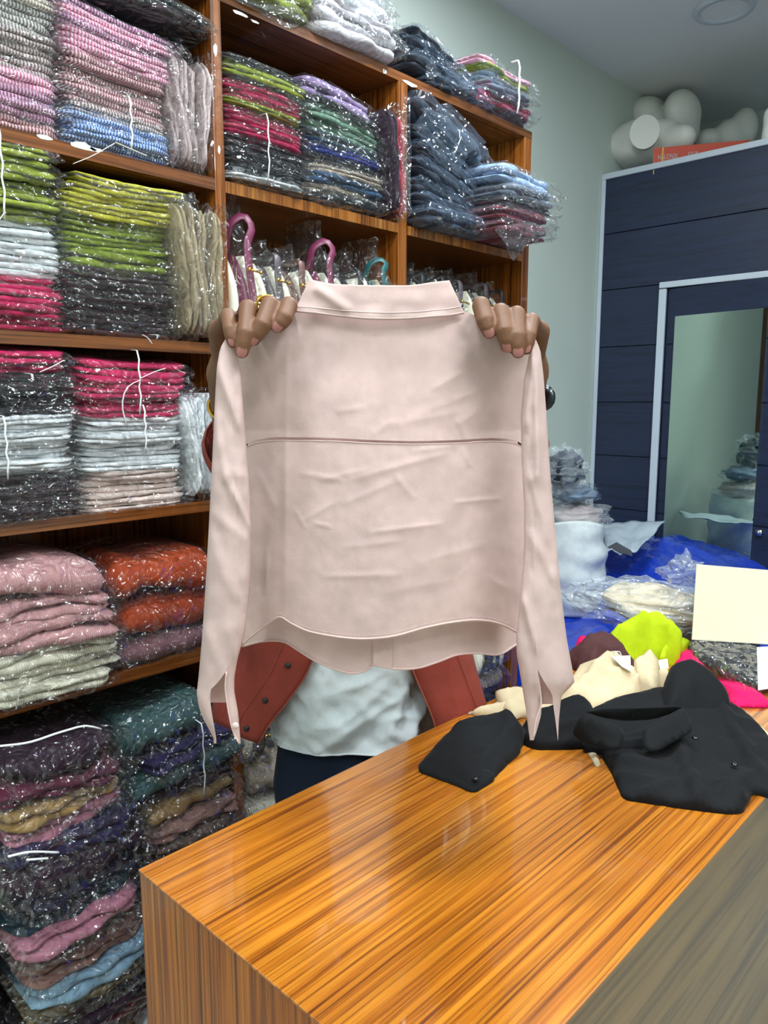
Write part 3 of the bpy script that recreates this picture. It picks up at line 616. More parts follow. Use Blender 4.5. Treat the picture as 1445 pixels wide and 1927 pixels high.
# ------------------------------------------------------------------ draped cloth on planes
def seg_d(P, a, b):
    a, b = np.array(a), np.array(b); ab = b-a; t = np.clip(((P-a)@ab)/(ab@ab+1e-12), 0, 1)
    return np.linalg.norm(P-(a+t[:, None]*ab), axis=1)
def cloth(name, pts, m, parent=None, bulge=.012, edge=.007, folds=(), res=.008, amp=.003, nscale=18., floor=None, thick=.002, smoothn=3, fine=0, skirt=True, seed=0, **k):
    """pts: (u,v,z) outline seen in the photograph, each at its own height; folds: (u0,v0,u1,v1,height,width)"""
    B = np.array([atZ(u, v, z) for u, v, z in pts])
    Bc = np.vstack([B, B[:1]]); per = np.linalg.norm(np.diff(Bc, axis=0), axis=1).sum()
    nb = max(24, int(per/res))
    d_ = np.r_[0, np.cumsum(np.linalg.norm(np.diff(Bc, axis=0), axis=1))]; t_ = np.linspace(0, d_[-1], nb+1)[:-1]
    bd = np.c_[[np.interp(t_, d_, Bc[:, k_]) for k_ in range(3)]].T
    for _ in range(2): bd = .5*bd + .25*np.roll(bd, 1, 0) + .25*np.roll(bd, -1, 0)
    bd[:, :2] += .0016*np.array([[noise.noise(Vector((t*55, seed, 0))), noise.noise(Vector((t*55, seed, 7)))] for t in t_])
    lo, hi = bd[:, :2].min(0), bd[:, :2].max(0)
    gx, gy = np.meshgrid(np.arange(lo[0], hi[0], res), np.arange(lo[1], hi[1], res)); g = np.c_[gx.ravel(), gy.ravel()]
    ins = np.zeros(len(g), bool)
    for i in range(nb):
        x0, y0 = bd[i, :2]; x1, y1 = bd[(i+1) % nb, :2]
        c = (y0 > g[:, 1]) != (y1 > g[:, 1])
        xx = x0+(g[:, 1]-y0)/(y1-y0+1e-12)*(x1-x0); ins ^= c & (g[:, 0] < xx)
    g = g[ins]; dd = np.min(np.linalg.norm(g[:, None]-bd[None, :, :2], axis=2), axis=1); g = g[dd > res*.55]
    A = np.vstack([bd[:, :2], g])
    out = delaunay_2d_cdt([Vector(p) for p in A], [(i, (i+1) % nb) for i in range(nb)], [], 1, 1e-6)
    P = np.array([tuple(v) for v in out[0]]); F = [tuple(f) for f in out[2]]
    D = np.linalg.norm(P[:, None]-bd[None, :, :2], axis=2)
    wt = 1/(D+.004)**3; zb = (wt*bd[None, :, 2]).sum(1)/wt.sum(1); de = D.min(1)
    rim = 1-np.exp(-de/edge)
    z = zb + bulge*rim
    for (u0, v0, u1, v1, hh, wd) in folds:
        zz = np.mean([p[2] for p in pts]); a = atZ(u0, v0, zz)[:2]; b = atZ(u1, v1, zz)[:2]
        z += hh*np.exp(-(seg_d(P, a, b)/wd)**2)*rim
    z += rim*amp*np.array([1.2*(1-2.4*abs(noise.noise(Vector((p[0]*nscale+seed, p[1]*nscale*.8+p[0]*6, seed))))) + .5*(1-2.4*abs(noise.noise(Vector((p[0]*nscale*2.1, p[1]*nscale*1.7+seed, 5))))) for p in P])
    V = np.c_[P, z]
    if floor is not None: V[:, 2] = np.maximum(V[:, 2], floor+.001)
    if skirt and floor is not None:
        bi = [int(np.argmin(np.linalg.norm(P-q, axis=1))) for q in bd[:, :2]]
        c = bd[:, :2].mean(0); n = len(V)
        low = np.array([[*(V[i, :2]+(c-V[i, :2])*.02), floor+.0006] for i in bi])
        V = np.vstack([V, low]); nn = len(bi)
        F += [(bi[i], bi[(i+1) % nn], n+(i+1) % nn, n+i) for i in range(nn) if bi[i] != bi[(i+1) % nn]]
    o = mk(name, V, F, m, parent, **k)
    if not skirt: so = o.modifiers.new('s', 'SOLIDIFY'); so.thickness = thick
    return o
M['black_cloth'] = fabric('black_crepe', (13, 14, 17), rough=.8, weave=900, soft=.3)
M['beige_cloth'] = fabric('beige_crepe', (218, 198, 160), soft=.3)
M['brown_cloth'] = fabric('brown_crepe', (84, 48, 48), soft=.4)
M['lime_cloth'] = fabric('lime_crepe', (184, 208, 8), soft=.35)
M['pink_cloth'] = fabric('magenta_crepe', (236, 10, 98), soft=.35)
T = CZ
# beige shirt
bs = thing('beige_shirt', 'crumpled beige shirt lying under the black shirt on the counter', 'shirt', (1.5, .8, T))
cloth('body', [(1040, 1345, T), (1060, 1290, T+.02), (1088, 1262, T+.04), (1130, 1248, T+.055), (1165, 1240, T+.06), (1195, 1268, T+.05), (1207, 1285, T+.045), (1225, 1270, T+.05), (1258, 1262, T+.05), (1266, 1290, T+.03), (1262, 1318, T+.0), (1200, 1335, T), (1150, 1345, T), (1090, 1352, T)], M['beige_cloth'], bs,
      bulge=.018, folds=[(1070, 1310, 1150, 1268, .013, .011), (1120, 1325, 1210, 1300, .013, .010), (1180, 1262, 1205, 1325, .008, .009), (1060, 1305, 1100, 1315, .014, .008)], floor=T, amp=.008, nscale=20)
cloth('collar', [(1192, 1240, T+.085), (1222, 1226, T+.09), (1240, 1240, T+.085), (1240, 1275, T+.06), (1235, 1300, T+.045), (1205, 1285, T+.055), (1196, 1262, T+.07)], M['beige_cloth'], bs, bulge=.006, floor=T+.01, amp=.004, folds=[(1222, 1235, 1222, 1285, .01, .006)])
cloth('sleeve', [(870, 1342, T), (905, 1334, T+.012), (938, 1320, T+.012), (1000, 1310, T+.012), (1060, 1300, T+.02), (1060, 1345, T), (1000, 1352, T), (940, 1352, T), (900, 1350, T)], M['beige_cloth'], bs, bulge=.010, folds=[(890, 1343, 990, 1335, .008, .008)], floor=T, amp=.004)
cloth('cuff', [(930, 1299, T+.03), (985, 1293, T+.035), (1005, 1320, T+.02), (1000, 1338, T+.012), (962, 1354, T+.008), (942, 1325, T+.02)], M['beige_cloth'], bs, bulge=.008, floor=T+.004, amp=.003)
cloth('front_panel', [(1096, 1400, T), (1112, 1398, T+.006), (1132, 1440, T), (1122, 1447, T)], M['beige_cloth'], bs, bulge=.004, floor=T)
cloth('hem_panel', [(1380, 1320, T), (1400, 1338, T+.006), (1470, 1400, T), (1468, 1420, T), (1430, 1400, T), (1385, 1350, T)], M['beige_cloth'], bs, bulge=.004, floor=T)
# brown, lime and magenta garments
bw = thing('brown_blouse', 'crumpled dark brown blouse between the beige and lime garments', 'shirt', (1.75, .95, T))
cloth('body', [(1060, 1255, T), (1064, 1232, T+.03), (1090, 1212, T+.05), (1128, 1200, T+.06), (1165, 1206, T+.06), (1182, 1228, T+.05), (1200, 1250, T+.03), (1170, 1268, T), (1110, 1272, T)], M['brown_cloth'], bw, bulge=.03, edge=.02,
      folds=[(1075, 1245, 1150, 1212, .012, .009), (1100, 1260, 1125, 1235, .014, .007), (1140, 1240, 1185, 1236, .014, .007), (1155, 1210, 1172, 1232, .012, .007)], floor=T, amp=.012, nscale=26, seed=2)
lm = thing('lime_blouse', 'crumpled bright lime blouse beside the brown one on the counter', 'shirt', (1.85, .85, T))
cloth('body', [(1150, 1215, T+.04), (1146, 1190, T+.07), (1172, 1170, T+.09), (1212, 1155, T+.11), (1238, 1154, T+.11), (1265, 1172, T+.1), (1285, 1188, T+.08), (1280, 1215, T+.05), (1262, 1238, T+.02), (1215, 1245, T), (1175, 1240, T+.01)], M['lime_cloth'], lm, bulge=.03, edge=.02,
      folds=[(1160, 1200, 1200, 1214, .028, .010), (1190, 1180, 1255, 1222, .028, .010), (1235, 1165, 1268, 1210, .024, .010), (1170, 1225, 1225, 1232, .02, .009)], floor=T, amp=.016, nscale=24, seed=4)
cloth('sleeve', [(1240, 1238, T+.03), (1248, 1215, T+.05), (1272, 1197, T+.06), (1292, 1194, T+.06), (1300, 1207, T+.04), (1286, 1228, T+.015), (1262, 1250, T)], M['lime_cloth'], lm, bulge=.016, folds=[(1255, 1235, 1285, 1205, .012, .008)], floor=T, amp=.006, seed=5)
cloth('hem_panel', [(1106, 1196, T+.05), (1112, 1190, T+.055), (1150, 1197, T+.06), (1152, 1207, T+.04), (1130, 1210, T+.04)], M['lime_cloth'], lm, bulge=.006, floor=T+.01)
mg = thing('magenta_blouse', 'magenta blouse trailing off under the black packet on the counter', 'shirt', (1.75, .6, T))
cloth('body', [(1262, 1242, T+.006), (1290, 1224, T+.016), (1314, 1214, T+.018), (1352, 1236, T+.014), (1400, 1264, T+.014), (1420, 1295, T+.008), (1450, 1322, T), (1447, 1334, T), (1380, 1332, T), (1362, 1300, T), (1330, 1280, T), (1285, 1265, T)], M['pink_cloth'], mg, bulge=.008, folds=[(1290, 1245, 1390, 1290, .008, .01), (1350, 1285, 1410, 1320, .008, .01)], floor=T, amp=.004, seed=7)
cloth('sleeve', [(1082, 1212, T+.04), (1090, 1196, T+.055), (1102, 1195, T+.06), (1116, 1205, T+.055), (1108, 1216, T+.04)], M['pink_cloth'], mg, bulge=.006, floor=T+.005)
# black blouse
bb = thing('black_blouse', 'black buttoned blouse spread over the counter top', 'shirt', (1.2, .65, T))
cloth('body', [(1096, 1408, T+.01), (1100, 1345, T+.025), (1160, 1318, T+.035), (1240, 1300, T+.05), (1300, 1290, T+.055), (1372, 1325, T+.04), (1404, 1345, T+.02), (1455, 1395, T+.01), (1475, 1450, T), (1470, 1520, T), (1440, 1500, T), (1418, 1488, T+.008), (1408, 1512, T+.004), (1393, 1535, T), (1345, 1531, T), (1262, 1520, T), (1172, 1506, T), (1150, 1455, T), (1128, 1420, T)], M['black_cloth'], bb, bulge=.012,
      folds=[(1270, 1400, 1320, 1520, .014, .012), (1350, 1350, 1445, 1470, .014, .012), (1150, 1430, 1260, 1450, .013, .010), (1200, 1500, 1290, 1470, .011, .009), (1350, 1480, 1400, 1500, .010, .012), (1345, 1495, 1405, 1465, .010, .008)], floor=T, amp=.005, nscale=13, seed=9)
cloth('sleeve', [(783, 1444, T), (800, 1425, T+.006), (830, 1392, T+.012), (868, 1358, T+.022), (905, 1350, T+.028), (955, 1355, T+.028), (990, 1372, T+.022), (978, 1412, T+.01), (955, 1440, T), (930, 1466, T), (892, 1490, T), (845, 1470, T)], M['black_cloth'], bb, bulge=.012, folds=[(860, 1385, 960, 1380, .013, .010), (900, 1440, 960, 1390, .010, .012), (935, 1370, 985, 1395, .01, .01)], floor=T, amp=.003, nscale=13, seed=10)
cloth('upper_sleeve', [(968, 1395, T), (985, 1362, T+.02), (1015, 1338, T+.035), (1060, 1322, T+.04), (1110, 1318, T+.045), (1130, 1370, T+.02), (1110, 1405, T+.005), (1060, 1412, T), (1005, 1412, T)], M['black_cloth'], bb, bulge=.014, folds=[(985, 1385, 1100, 1375, .014, .012), (1000, 1365, 1090, 1345, .012, .01), (985, 1405, 1100, 1398, .010, .007)], floor=T, amp=.005, nscale=13, seed=11)
cloth('far_sleeve', [(1246, 1345, T+.04), (1248, 1290, T+.075), (1262, 1252, T+.10), (1298, 1243, T+.105), (1336, 1262, T+.095), (1365, 1292, T+.075), (1376, 1328, T+.05), (1345, 1356, T+.03), (1295, 1360, T+.03)], M['black_cloth'], bb, bulge=.025, edge=.025, folds=[(1262, 1260, 1270, 1340, .010, .008), (1290, 1300, 1330, 1350, .012, .014)], floor=T+.01, amp=.005, nscale=13, seed=12)
cloth('cuff', [(783, 1445, T+.008), (812, 1412, T+.014), (936, 1455, T+.012), (928, 1467, T+.006), (893, 1491, T+.004), (845, 1471, T+.004)], M['black_cloth'], bb, bulge=.003, edge=.004, floor=T, amp=.001)
cloth('collar', [(1076, 1392, T+.036), (1078, 1366, T+.062), (1096, 1340, T+.088), (1130, 1352, T+.080), (1176, 1372, T+.062), (1172, 1412, T+.036), (1148, 1411, T+.036), (1110, 1402, T+.037)], M['black_cloth'], bb, bulge=.003, edge=.004, skirt=False, thick=.003, amp=.002)
cloth('collar', [(1208, 1368, T+.062), (1232, 1360, T+.068), (1288, 1328, T+.09), (1306, 1376, T+.060), (1270, 1395, T+.045), (1232, 1416, T+.038), (1212, 1412, T+.040)], M['black_cloth'], bb, bulge=.003, edge=.004, skirt=False, thick=.003, amp=.002)
cloth('neckband', [(1098, 1338, T+.09), (1130, 1330, T+.094), (1200, 1330, T+.094), (1286, 1326, T+.092), (1284, 1334, T+.08), (1232, 1352, T+.062), (1180, 1356, T+.060), (1130, 1350, T+.07)], M['black_cloth'], bb, bulge=.003, edge=.004, skirt=False, thick=.003, amp=.002)
def button(P, r, parent, m, nrm=(0, 0, 1)):
    n = Vector(nrm); q = np.array(n.to_track_quat('Z', 'Y').to_matrix())
    b = MB().ell(P, (r, r, r*.45), 16, 8, q); b.build('button', m, parent)
for u, v, z in [(1308, 1388, T+.047), (1382, 1438, T+.026), (895, 1464, T+.018)]: button(atZ(u, v, z), .0062, bb, M['black_plastic'])

# card, papers, plastic packets behind
def quad_board(name, p4, th, m, label, cat, nrm):
    n = np.array(nrm, float); n /= np.linalg.norm(n); A = np.array(p4); V = np.vstack([A, A+n*th])
    return bevel(mk(name, V, [(0, 1, 2, 3), (7, 6, 5, 4), (0, 4, 5, 1), (1, 5, 6, 2), (2, 6, 7, 3), (3, 7, 4, 0)], m, None, smooth=False, label=label, cat=cat), .0008)
pa = atZ(1301, 1204, T+.055); q = atZ(1445, 1213, T+.055)
dirr = q-pa; bl = pa; br = pa+dirr*1.7
d0, d1 = pa@_FH, q@_FH
tl_ = atD(1310, 1062, d0+.05); tr_ = tl_+(atD(1445, 1073, d1+.05)-tl_)*1.7
quad_board('cream_card', [bl, br, tr_, tl_], .003, M['ply'], 'blank cream card propped on the packets at the counter end', 'card', (-.7, -.5, .35))
bk = thing('garment_packet', 'black garment in clear plastic under the blank cream card', 'packed clothes', (1.85, .6, T))
cloth('folded_garment', [(1292, 1216, T+.03), (1330, 1206, T+.034), (1430, 1212, T+.034), (1430, 1298, T+.012), (1410, 1294, T+.01), (1345, 1262, T+.03)], M['black'], bk, bulge=.006, floor=T+.02, amp=.002, seed=20)
cloth('plastic_sleeve', [(1296, 1208, T+.046), (1330, 1204, T+.046), (1440, 1210, T+.046), (1434, 1302, T+.02), (1412, 1298, T+.02), (1350, 1252, T+.044), (1312, 1243, T+.044)], M['bagfilm'], bk, bulge=.006, floor=T+.006, amp=.007, nscale=40, seed=21, smooth=False)
quad_board('white_sheet', [atZ(1424, 1220, T+.05), atZ(1480, 1216, T+.05), atZ(1490, 1290, T+.016), atZ(1426, 1300, T+.016)], .003, M['paper'], 'white sheet beside the black packet below the cream card', 'paper', (0, 0, 1))
quad_board('swing_tag', [atZ(1150, 1235, T+.082), atZ(1186, 1234, T+.085), atZ(1187, 1264, T+.068), atZ(1170, 1255, T+.072)], .001, M['paper'], 'white swing tag lying between brown and beige garments', 'tag', (-.3, -.2, 1))
quad_board('swing_tag', [atZ(1238, 1243, T+.06), atZ(1256, 1240, T+.06), atZ(1258, 1258, T+.055), atZ(1242, 1260, T+.055)], .001, M['paper'], 'small white tag tucked beside the far black sleeve', 'tag', (-.3, -.2, 1))
tg = MB().tube(spline([atZ(1158, 1236, T+.085), atZ(1155, 1228, T+.095), atZ(1164, 1226, T+.1), atZ(1169, 1233, T+.088)], 14), .0012, 6)
tg.build('tag_loop', M['paper'], bpy.data.objects['swing_tag'])
def heap(name, c, r, m, parent=None, n=26, k=22, jig=.1, seed=0, zmin=None, **kk):
    V = []
    for i in range(n+1):
        t = PI*i/n
        for j in range(k):
            q = 2*PI*j/k; d = np.array([math.sin(t)*math.cos(q), math.sin(t)*math.sin(q), math.cos(t)])
            nn = noise.noise(Vector(d*2.0)+Vector((seed, 0, 0))) + .6*noise.noise(Vector(d*5.0)+Vector((0, seed, 0)))+.35*noise.noise(Vector(d*11)+Vector((0, 0, seed)))
            p = np.array(c)+d*np.array(r)*(1+jig*nn)
            if zmin is not None: p[2] = max(p[2], zmin)
            V.append(p)
    return mk(name, V, [f[::-1] for f in gridF(n+1, k, True)], m, parent, **kk)
pb = thing('plastic_bag', 'clear plastic bag of cream clothes lying behind the lime blouse', 'bag', (1.98, .93, T))
c0 = atX(1215, 1128, 2.02)
heap('cream_contents', atX(1225, 1135, 2.0), (.11, .13, .045), M['beige_cloth'], pb, jig=.30, seed=3)
heap('plastic_film', atX(1205, 1138, 1.98), (.15, .20, .066), M['milkfilm'], pb, jig=.30, seed=5, smooth=False, n=30, k=30)
heap('bag_mouth', atX(1290, 1092, 1.98), (.04, .055, .06), M['milkfilm'], pb, jig=.6, seed=8, smooth=False)
heap('bag_tail', atX(1130, 1130, 1.98), (.05, .07, .025), M['milkfilm'], pb, jig=.6, seed=9, smooth=False)
dk = thing('garment_packet', 'black packet wedged between the lime blouse and cream card', 'packed clothes', (1.95, .78, T))
cloth('folded_garment', [(1258, 1176, T+.02), (1312, 1166, T+.03), (1316, 1214, T+.012), (1296, 1214, T+.012)], M['black'], dk, bulge=.01, floor=T, amp=.004)
cloth('plastic_sleeve', [(1255, 1174, T+.026), (1316, 1164, T+.036), (1320, 1217, T+.018), (1294, 1216, T+.018)], M['bagfilm'], dk, bulge=.014, floor=T+.002, amp=.01, nscale=40, smooth=False)

# ------------------------------------------------------------------ tarp, sack and bags by the wall
def tarp_z(x, y):
    a = np.clip((x-2.75)/.75, 0, 1); z = .65+.18*a + .05*np.clip((y-1.0)/.6, 0, 1)*a
    return z + .035*noise.noise(Vector((x*5, y*5, 0))) + .022*abs(noise.noise(Vector((x*11+3, y*11, 2)))) + .008*noise.noise(Vector((x*30, y*30, 2)))
nx, ny = 76, 72; V = []
for x in np.linspace(2.37, 3.585, nx):
    for y in np.linspace(.55, 1.94, ny): V.append((x, y, tarp_z(x, y)))
F = gridF(nx, ny); n0 = len(V)
rim = [i*ny for i in range(nx)] + [(nx-1)*ny+j for j in range(1, ny)] + [i*ny+ny-1 for i in range(nx-2, -1, -1)] + [j for j in range(ny-2, 0, -1)]
for i in rim: V.append((V[i][0], V[i][1], .005))
k = len(rim); F += [(rim[i], rim[(i+1) % k], n0+(i+1) % k, n0+i) for i in range(k)]
mk('blue_tarp', V, F, M['tarp'], label='crumpled blue plastic tarp over the heap before the mirror', cat='tarp')
sk = thing('white_sack', 'tall white cloth sack standing by the wall beside the partition', 'sack', (2.84, 1.65, .655))
V = []; n, m_ = 34, 40
for i in range(n):
    s = i/(n-1); z = .655+.39*s
    rr = .172*(1-.22*(2*s-1)**2*(1 if s < .5 else .35))
    for j in range(m_):
        q = 2*PI*j/m_
        f = 1+.09*noise.noise(Vector((math.cos(q)*1.5, math.sin(q)*1.5, z*9)))+.055*math.sin(z*62+2.6*math.sin(2*q)+q*3)*(.5+.5*noise.noise(Vector((q, z*6, 1))))
        V.append((2.84+rr*f*math.cos(q), 1.65+rr*f*1.05*math.sin(q), z+.02*math.sin(2*q)*s))
mk('sack_body', V, gridF(n, m_, True)+[tuple(range(m_-1, -1, -1)), tuple(range((n-1)*m_, n*m_))], M['sack'], sk)
def bundle(name, label, cat, key, c, r, seed, fk='milkfilm', inner=.8):
    o = thing(name, label, cat, (c[0], c[1], c[2]-r[2]))
    heap('contents', c, np.array(r)*inner, M[key], o, jig=.3, seed=seed)
    heap('plastic_film', c, r, M[fk], o, jig=.4, seed=seed+2, smooth=False, n=28, k=26)
bundle('clothes_bag', 'clear plastic bag of pink clothes in the mouth of the white sack', 'bag', 'blushgray', atY(1080, 968, 1.63), (.155, .14, .055), 3)
bundle('clothes_bag', 'gray blue plastic mailer bag second on the white sack', 'bag', 'greyblue', atY(1076, 928, 1.64), (.12, .11, .045), 7, 'grayfilm')
bundle('clothes_bag', 'clear plastic bag of dark clothes topping the white sack', 'bag', 'slate', atY(1060, 885, 1.64), (.095, .1, .10), 11)
def sheet(name, label, pts, m, cat, seed, amp=.012):
    o = thing(name, label, cat, tuple(np.mean(pts, axis=0)))
    A = np.array(pts); n = 16; V = []
    for i in range(n):
        for j in range(n):
            s, t = i/(n-1), j/(n-1); p = (1-s)*(1-t)*A[0]+s*(1-t)*A[1]+s*t*A[2]+(1-s)*t*A[3]
            p = p + np.array([0, 0, amp*(noise.noise(Vector((s*3+seed, t*3, 0)))+.5*noise.noise(Vector((s*7, t*7+seed, 0))))]); V.append(p)
    o2 = mk('envelope', V, gridF(n, n), m, o); s2 = o2.modifiers.new('s', 'SOLIDIFY'); s2.thickness = .006
    return o
ml = sheet('mailer_bag', 'flat gray mailer bag lying on the blue tarp by the mirror', [atX(1132, 985, 3.28), atX(1140, 1040, 2.95), atX(1195, 1040, 2.98), atX(1252, 982, 3.5)], M['mailer'], 'mailer', 4, .02)
m1 = MB(); A = [atX(1142, 1030, 2.955), atX(1190, 1047, 2.96), atX(1188, 1036, 2.97), atX(1160, 1020, 2.98)]
m1.add(A, [(0, 1, 2, 3)]); m1.build('open_mouth', M['mailer_in'], ml, smooth=False)
bundle('clothes_bag', 'white plastic bag on the floor at the counter corner', 'bag', 'offwhite', (.80, 1.42, .10), (.09, .08, .09), 15)

# ------------------------------------------------------------------ loft: mannequins and carton
def lump(name, label, parts, limbs=(), voxel=.012):
    mb = MB()
    for c, r in parts: mb.ell(c, r, 24, 16)
    for P, r in limbs: mb.limb(P, r, 20)
    o = mb.build(name, M['mannequin'], label=label, cat='mannequin')
    rm = o.modifiers.new('r', 'REMESH'); rm.mode = 'VOXEL'; rm.voxel_size = voxel; rm.use_smooth_shade = True
    sm = o.modifiers.new('s', 'SMOOTH'); sm.factor = .6; sm.iterations = 8
    return o
rad_ = math.radians
PX = lambda u, v, X: atX(u, v, X)
nk = PX(1213, 249, 3.64); nax = np.array([-.86, -.38, -.16]); nax /= np.linalg.norm(nax)
mq = lump('mannequin_torso', 'white mannequin torso lying with its neck stump toward the room', [
    (PX(1212, 272, 3.86), (.20, .17, .115)), (PX(1205, 294, 3.84), (.17, .14, .065)), (PX(1250, 258, 3.86), (.12, .10, .08)), (PX(1238, 244, 3.88), (.10, .08, .05))],
    [([PX(1166, 274, 3.74), PX(1200, 282, 3.82)], [.072, .085]), ([PX(1165, 262, 3.73), PX(1196, 262, 3.80)], [.048, .055]), ([PX(1236, 268, 3.84), PX(1270, 264, 3.80), PX(1286, 259, 3.79)], [.075, .068, .060]), ([nk-nax*.075, nk-nax*.16], [.058, .066])])
a_ = np.cross(nax, [0, 0, 1]); a_ /= np.linalg.norm(a_); b_ = np.cross(nax, a_)
dsc = MB(); n = 32; q = [nk+nax*.012+a_*.062*math.cos(2*PI*k/n)+b_*.068*math.sin(2*PI*k/n) for k in range(n)]; q2 = [p-nax*.09+(p-nk)*.06 for p in q]
dsc.add(q+q2, [tuple(range(n-1, -1, -1))]+[f[::-1] for f in gridF(2, n, True)]); bevel(dsc.build('neck_cap', M['mannequin'], mq, smooth=True), .006, 3)
lump('mannequin_hips', 'white mannequin hips lying behind the neck stump torso', [(PX(1222, 222, 4.05), (.16, .10, .10)), (PX(1283, 215, 4.02), (.14, .085, .115)), (PX(1250, 240, 4.08), (.16, .16, .10)), (PX(1285, 240, 4.05), (.14, .07, .09))])
lump('mannequin_form', 'dim mannequin form lying far back on the loft', [(PX(1373, 258, 4.35), (.10, .08, .09)), (PX(1330, 265, 4.3), (.08, .07, .06)), (PX(1400, 240, 4.4), (.08, .07, .10))])
lump('mannequin_limb', 'pinkish mannequin limb at the frame edge on the loft', [(PX(1452, 262, 3.72), (.07, .04, .11)), (PX(1450, 225, 3.72), (.05, .03, .06))])  # a loose limb piece near the frame edge
zA, zH = PT+.024, .068
c0_ = atX(1230, 300, 3.60); c1_ = atZ(1410, 263, zA+zH); dv = c1_[:2]-c0_[:2]; LB = float(np.linalg.norm(dv)); ang = math.atan2(dv[1], dv[0])
bx = thing('tube_light_carton', 'long red carton lying slantwise on the partition top beside the mannequin', 'box', (c0_[0], c0_[1], zA))
def bslab(name, lo, hi, m): o = MB().box(lo, hi).build(name, m, None, smooth=False); o.parent = bx; return o
bslab('carton', (0, 0, 0), (LB, .055, zH), M['redbox']); bslab('end_flap', (-.001, .001, .001), (0, .054, zH-.001), M['redend'])
bslab('print_stripe', (.28, -.001, .016), (LB-.02, 0, .036), M['silverprint']); bslab('tape', (.035, -.002, -.001), (.042, .0, zH+.001), M['yellow']); bslab('tape_end', (.0, -.004, -.05), (.004, -.002, .004), M['yellow'])
bslab('print_block', (-.0018, .012, .010), (-.001, .018, zH-.012), M['silverprint']); bslab('print_block', (-.0018, .030, .008), (-.001, .038, zH-.008), M['silverprint'])
bx.rotation_euler[2] = ang
def text(s, loc, size, m, parent, rot):
    cu = bpy.data.curves.new('lettering', 'FONT'); cu.body = s; cu.size = size; cu.extrude = .0003; cu.align_x = 'LEFT'
    o = bpy.data.objects.new('lettering', cu); C.objects.link(o); cu.materials.append(m); o.parent = parent
    bpy.context.view_layer.update()
    me = bpy.data.meshes.new_from_object(o.evaluated_get(bpy.context.evaluated_depsgraph_get())); bpy.data.objects.remove(o)
    o = bpy.data.objects.new('lettering', me); C.objects.link(o); o.parent = parent; o['kind'] = 'stuff'
    o.location = Vector(loc)-Vector(ORG[parent.name]); o.rotation_euler = rot; return o
cu_ = bpy.data.objects.get(fl.parent.name)
tm = text('331', (0, 0, 0), .026, M['black_plastic'], cu_, (0, 0, 0))
tm.location = Vector(atY(868, 136, 1.505))-Vector(ORG[cu_.name]); tm.rotation_euler = (Matrix.Rotation(YAW-PI/2, 3, 'Z') @ Matrix.Rotation(PI/2, 3, 'X') @ Matrix.Rotation(rad_(100), 3, 'Z')).to_euler()
t1 = text('HALONIX', Vector(ORG[bx.name])+Vector((.018, -.0012, .014)), .032, M['silverprint'], bx, (PI/2, 0, 0)); t1.scale.x = .62
t2 = text('ETGB', Vector(ORG[bx.name])+Vector((.150, -.0012, .020)), .024, M['silverprint'], bx, (PI/2, 0, 0)); t2.scale.x = .75

# ------------------------------------------------------------------ blush blouse held up
BD = .90
bo = thing('blush_blouse', 'pale blush pink long-sleeved blouse held up by the shoulders, back outward', 'shirt', tuple(atD(715, 1204, BD)))
WR = [ # wrinkles: u0,v0,u1,v1,height(m),width(px)
    (540, 610, 535, 1180, .0035, 9), (520, 640, 470, 760, .003, 18), (630, 775, 690, 766, .003, 8), (760, 790, 900, 735, .003, 14), (810, 735, 870, 700, .0035, 8), (730, 800, 870, 775, .003, 12),
    (858, 785, 880, 830, .004, 8), (870, 840, 885, 880, .004, 7), (560, 890, 650, 905, .0035, 8), (650, 905, 850, 850, .0035, 10), (640, 950, 760, 900, .003, 10), (740, 890, 780, 940, .003, 9), (850, 946, 945, 938, .004, 6), (690, 1003, 835, 985, .0035, 6),
    (590, 985, 625, 992, .003, 5), (556, 960, 575, 995, .003, 5), (503, 1030, 500, 1120, .004, 6), (600, 1085, 760, 1082, .003, 8), (880, 850, 940, 985, .002, 26), (560, 985, 640, 940, .003, 7), (770, 850, 860, 838, .003, 8), (600, 905, 700, 880, .0025, 7), (860, 800, 905, 770, .003, 8), (700, 820, 740, 790, .003, 9), (640, 1030, 760, 1018, .002, 8), (905, 1080, 960, 1110, .002, 8), (700, 1120, 860, 1090, .002, 14), (600, 640, 760, 640, .002, 20), (860, 640, 960, 720, .003, 22), (780, 1060, 930, 1020, .002, 12), (480, 880, 520, 960, .003, 10)]
def relief(u, v):
    z = -.055*((u-722)/255)**2*np.clip((v-560)/250, .35, 1) + .010*np.sin((v-600)/230)
    P_ = np.array([[u, v]])
    for a, b, c, d, h, wd in WR:
        if min(a, c)-4*wd < u < max(a, c)+4*wd and min(b, d)-4*wd < v < max(b, d)+4*wd:
            L2 = (c-a)**2+(d-b)**2; t = ((u-a)*(c-a)+(v-b)*(d-b))/L2; q = seg_d(P_, (a, b), (c, d))[0]/(wd*.75); z += .42*h*math.sqrt(max(0., 4*t*(1-t)) if 0 < t < 1 else 0.)*(.5*np.exp(-q) + .5*np.exp(-q*q))
    return z + .0011*noise.noise(Vector((u/45, v/60, 1))) + .0004*noise.noise(Vector((u/16, v/24, 4)))
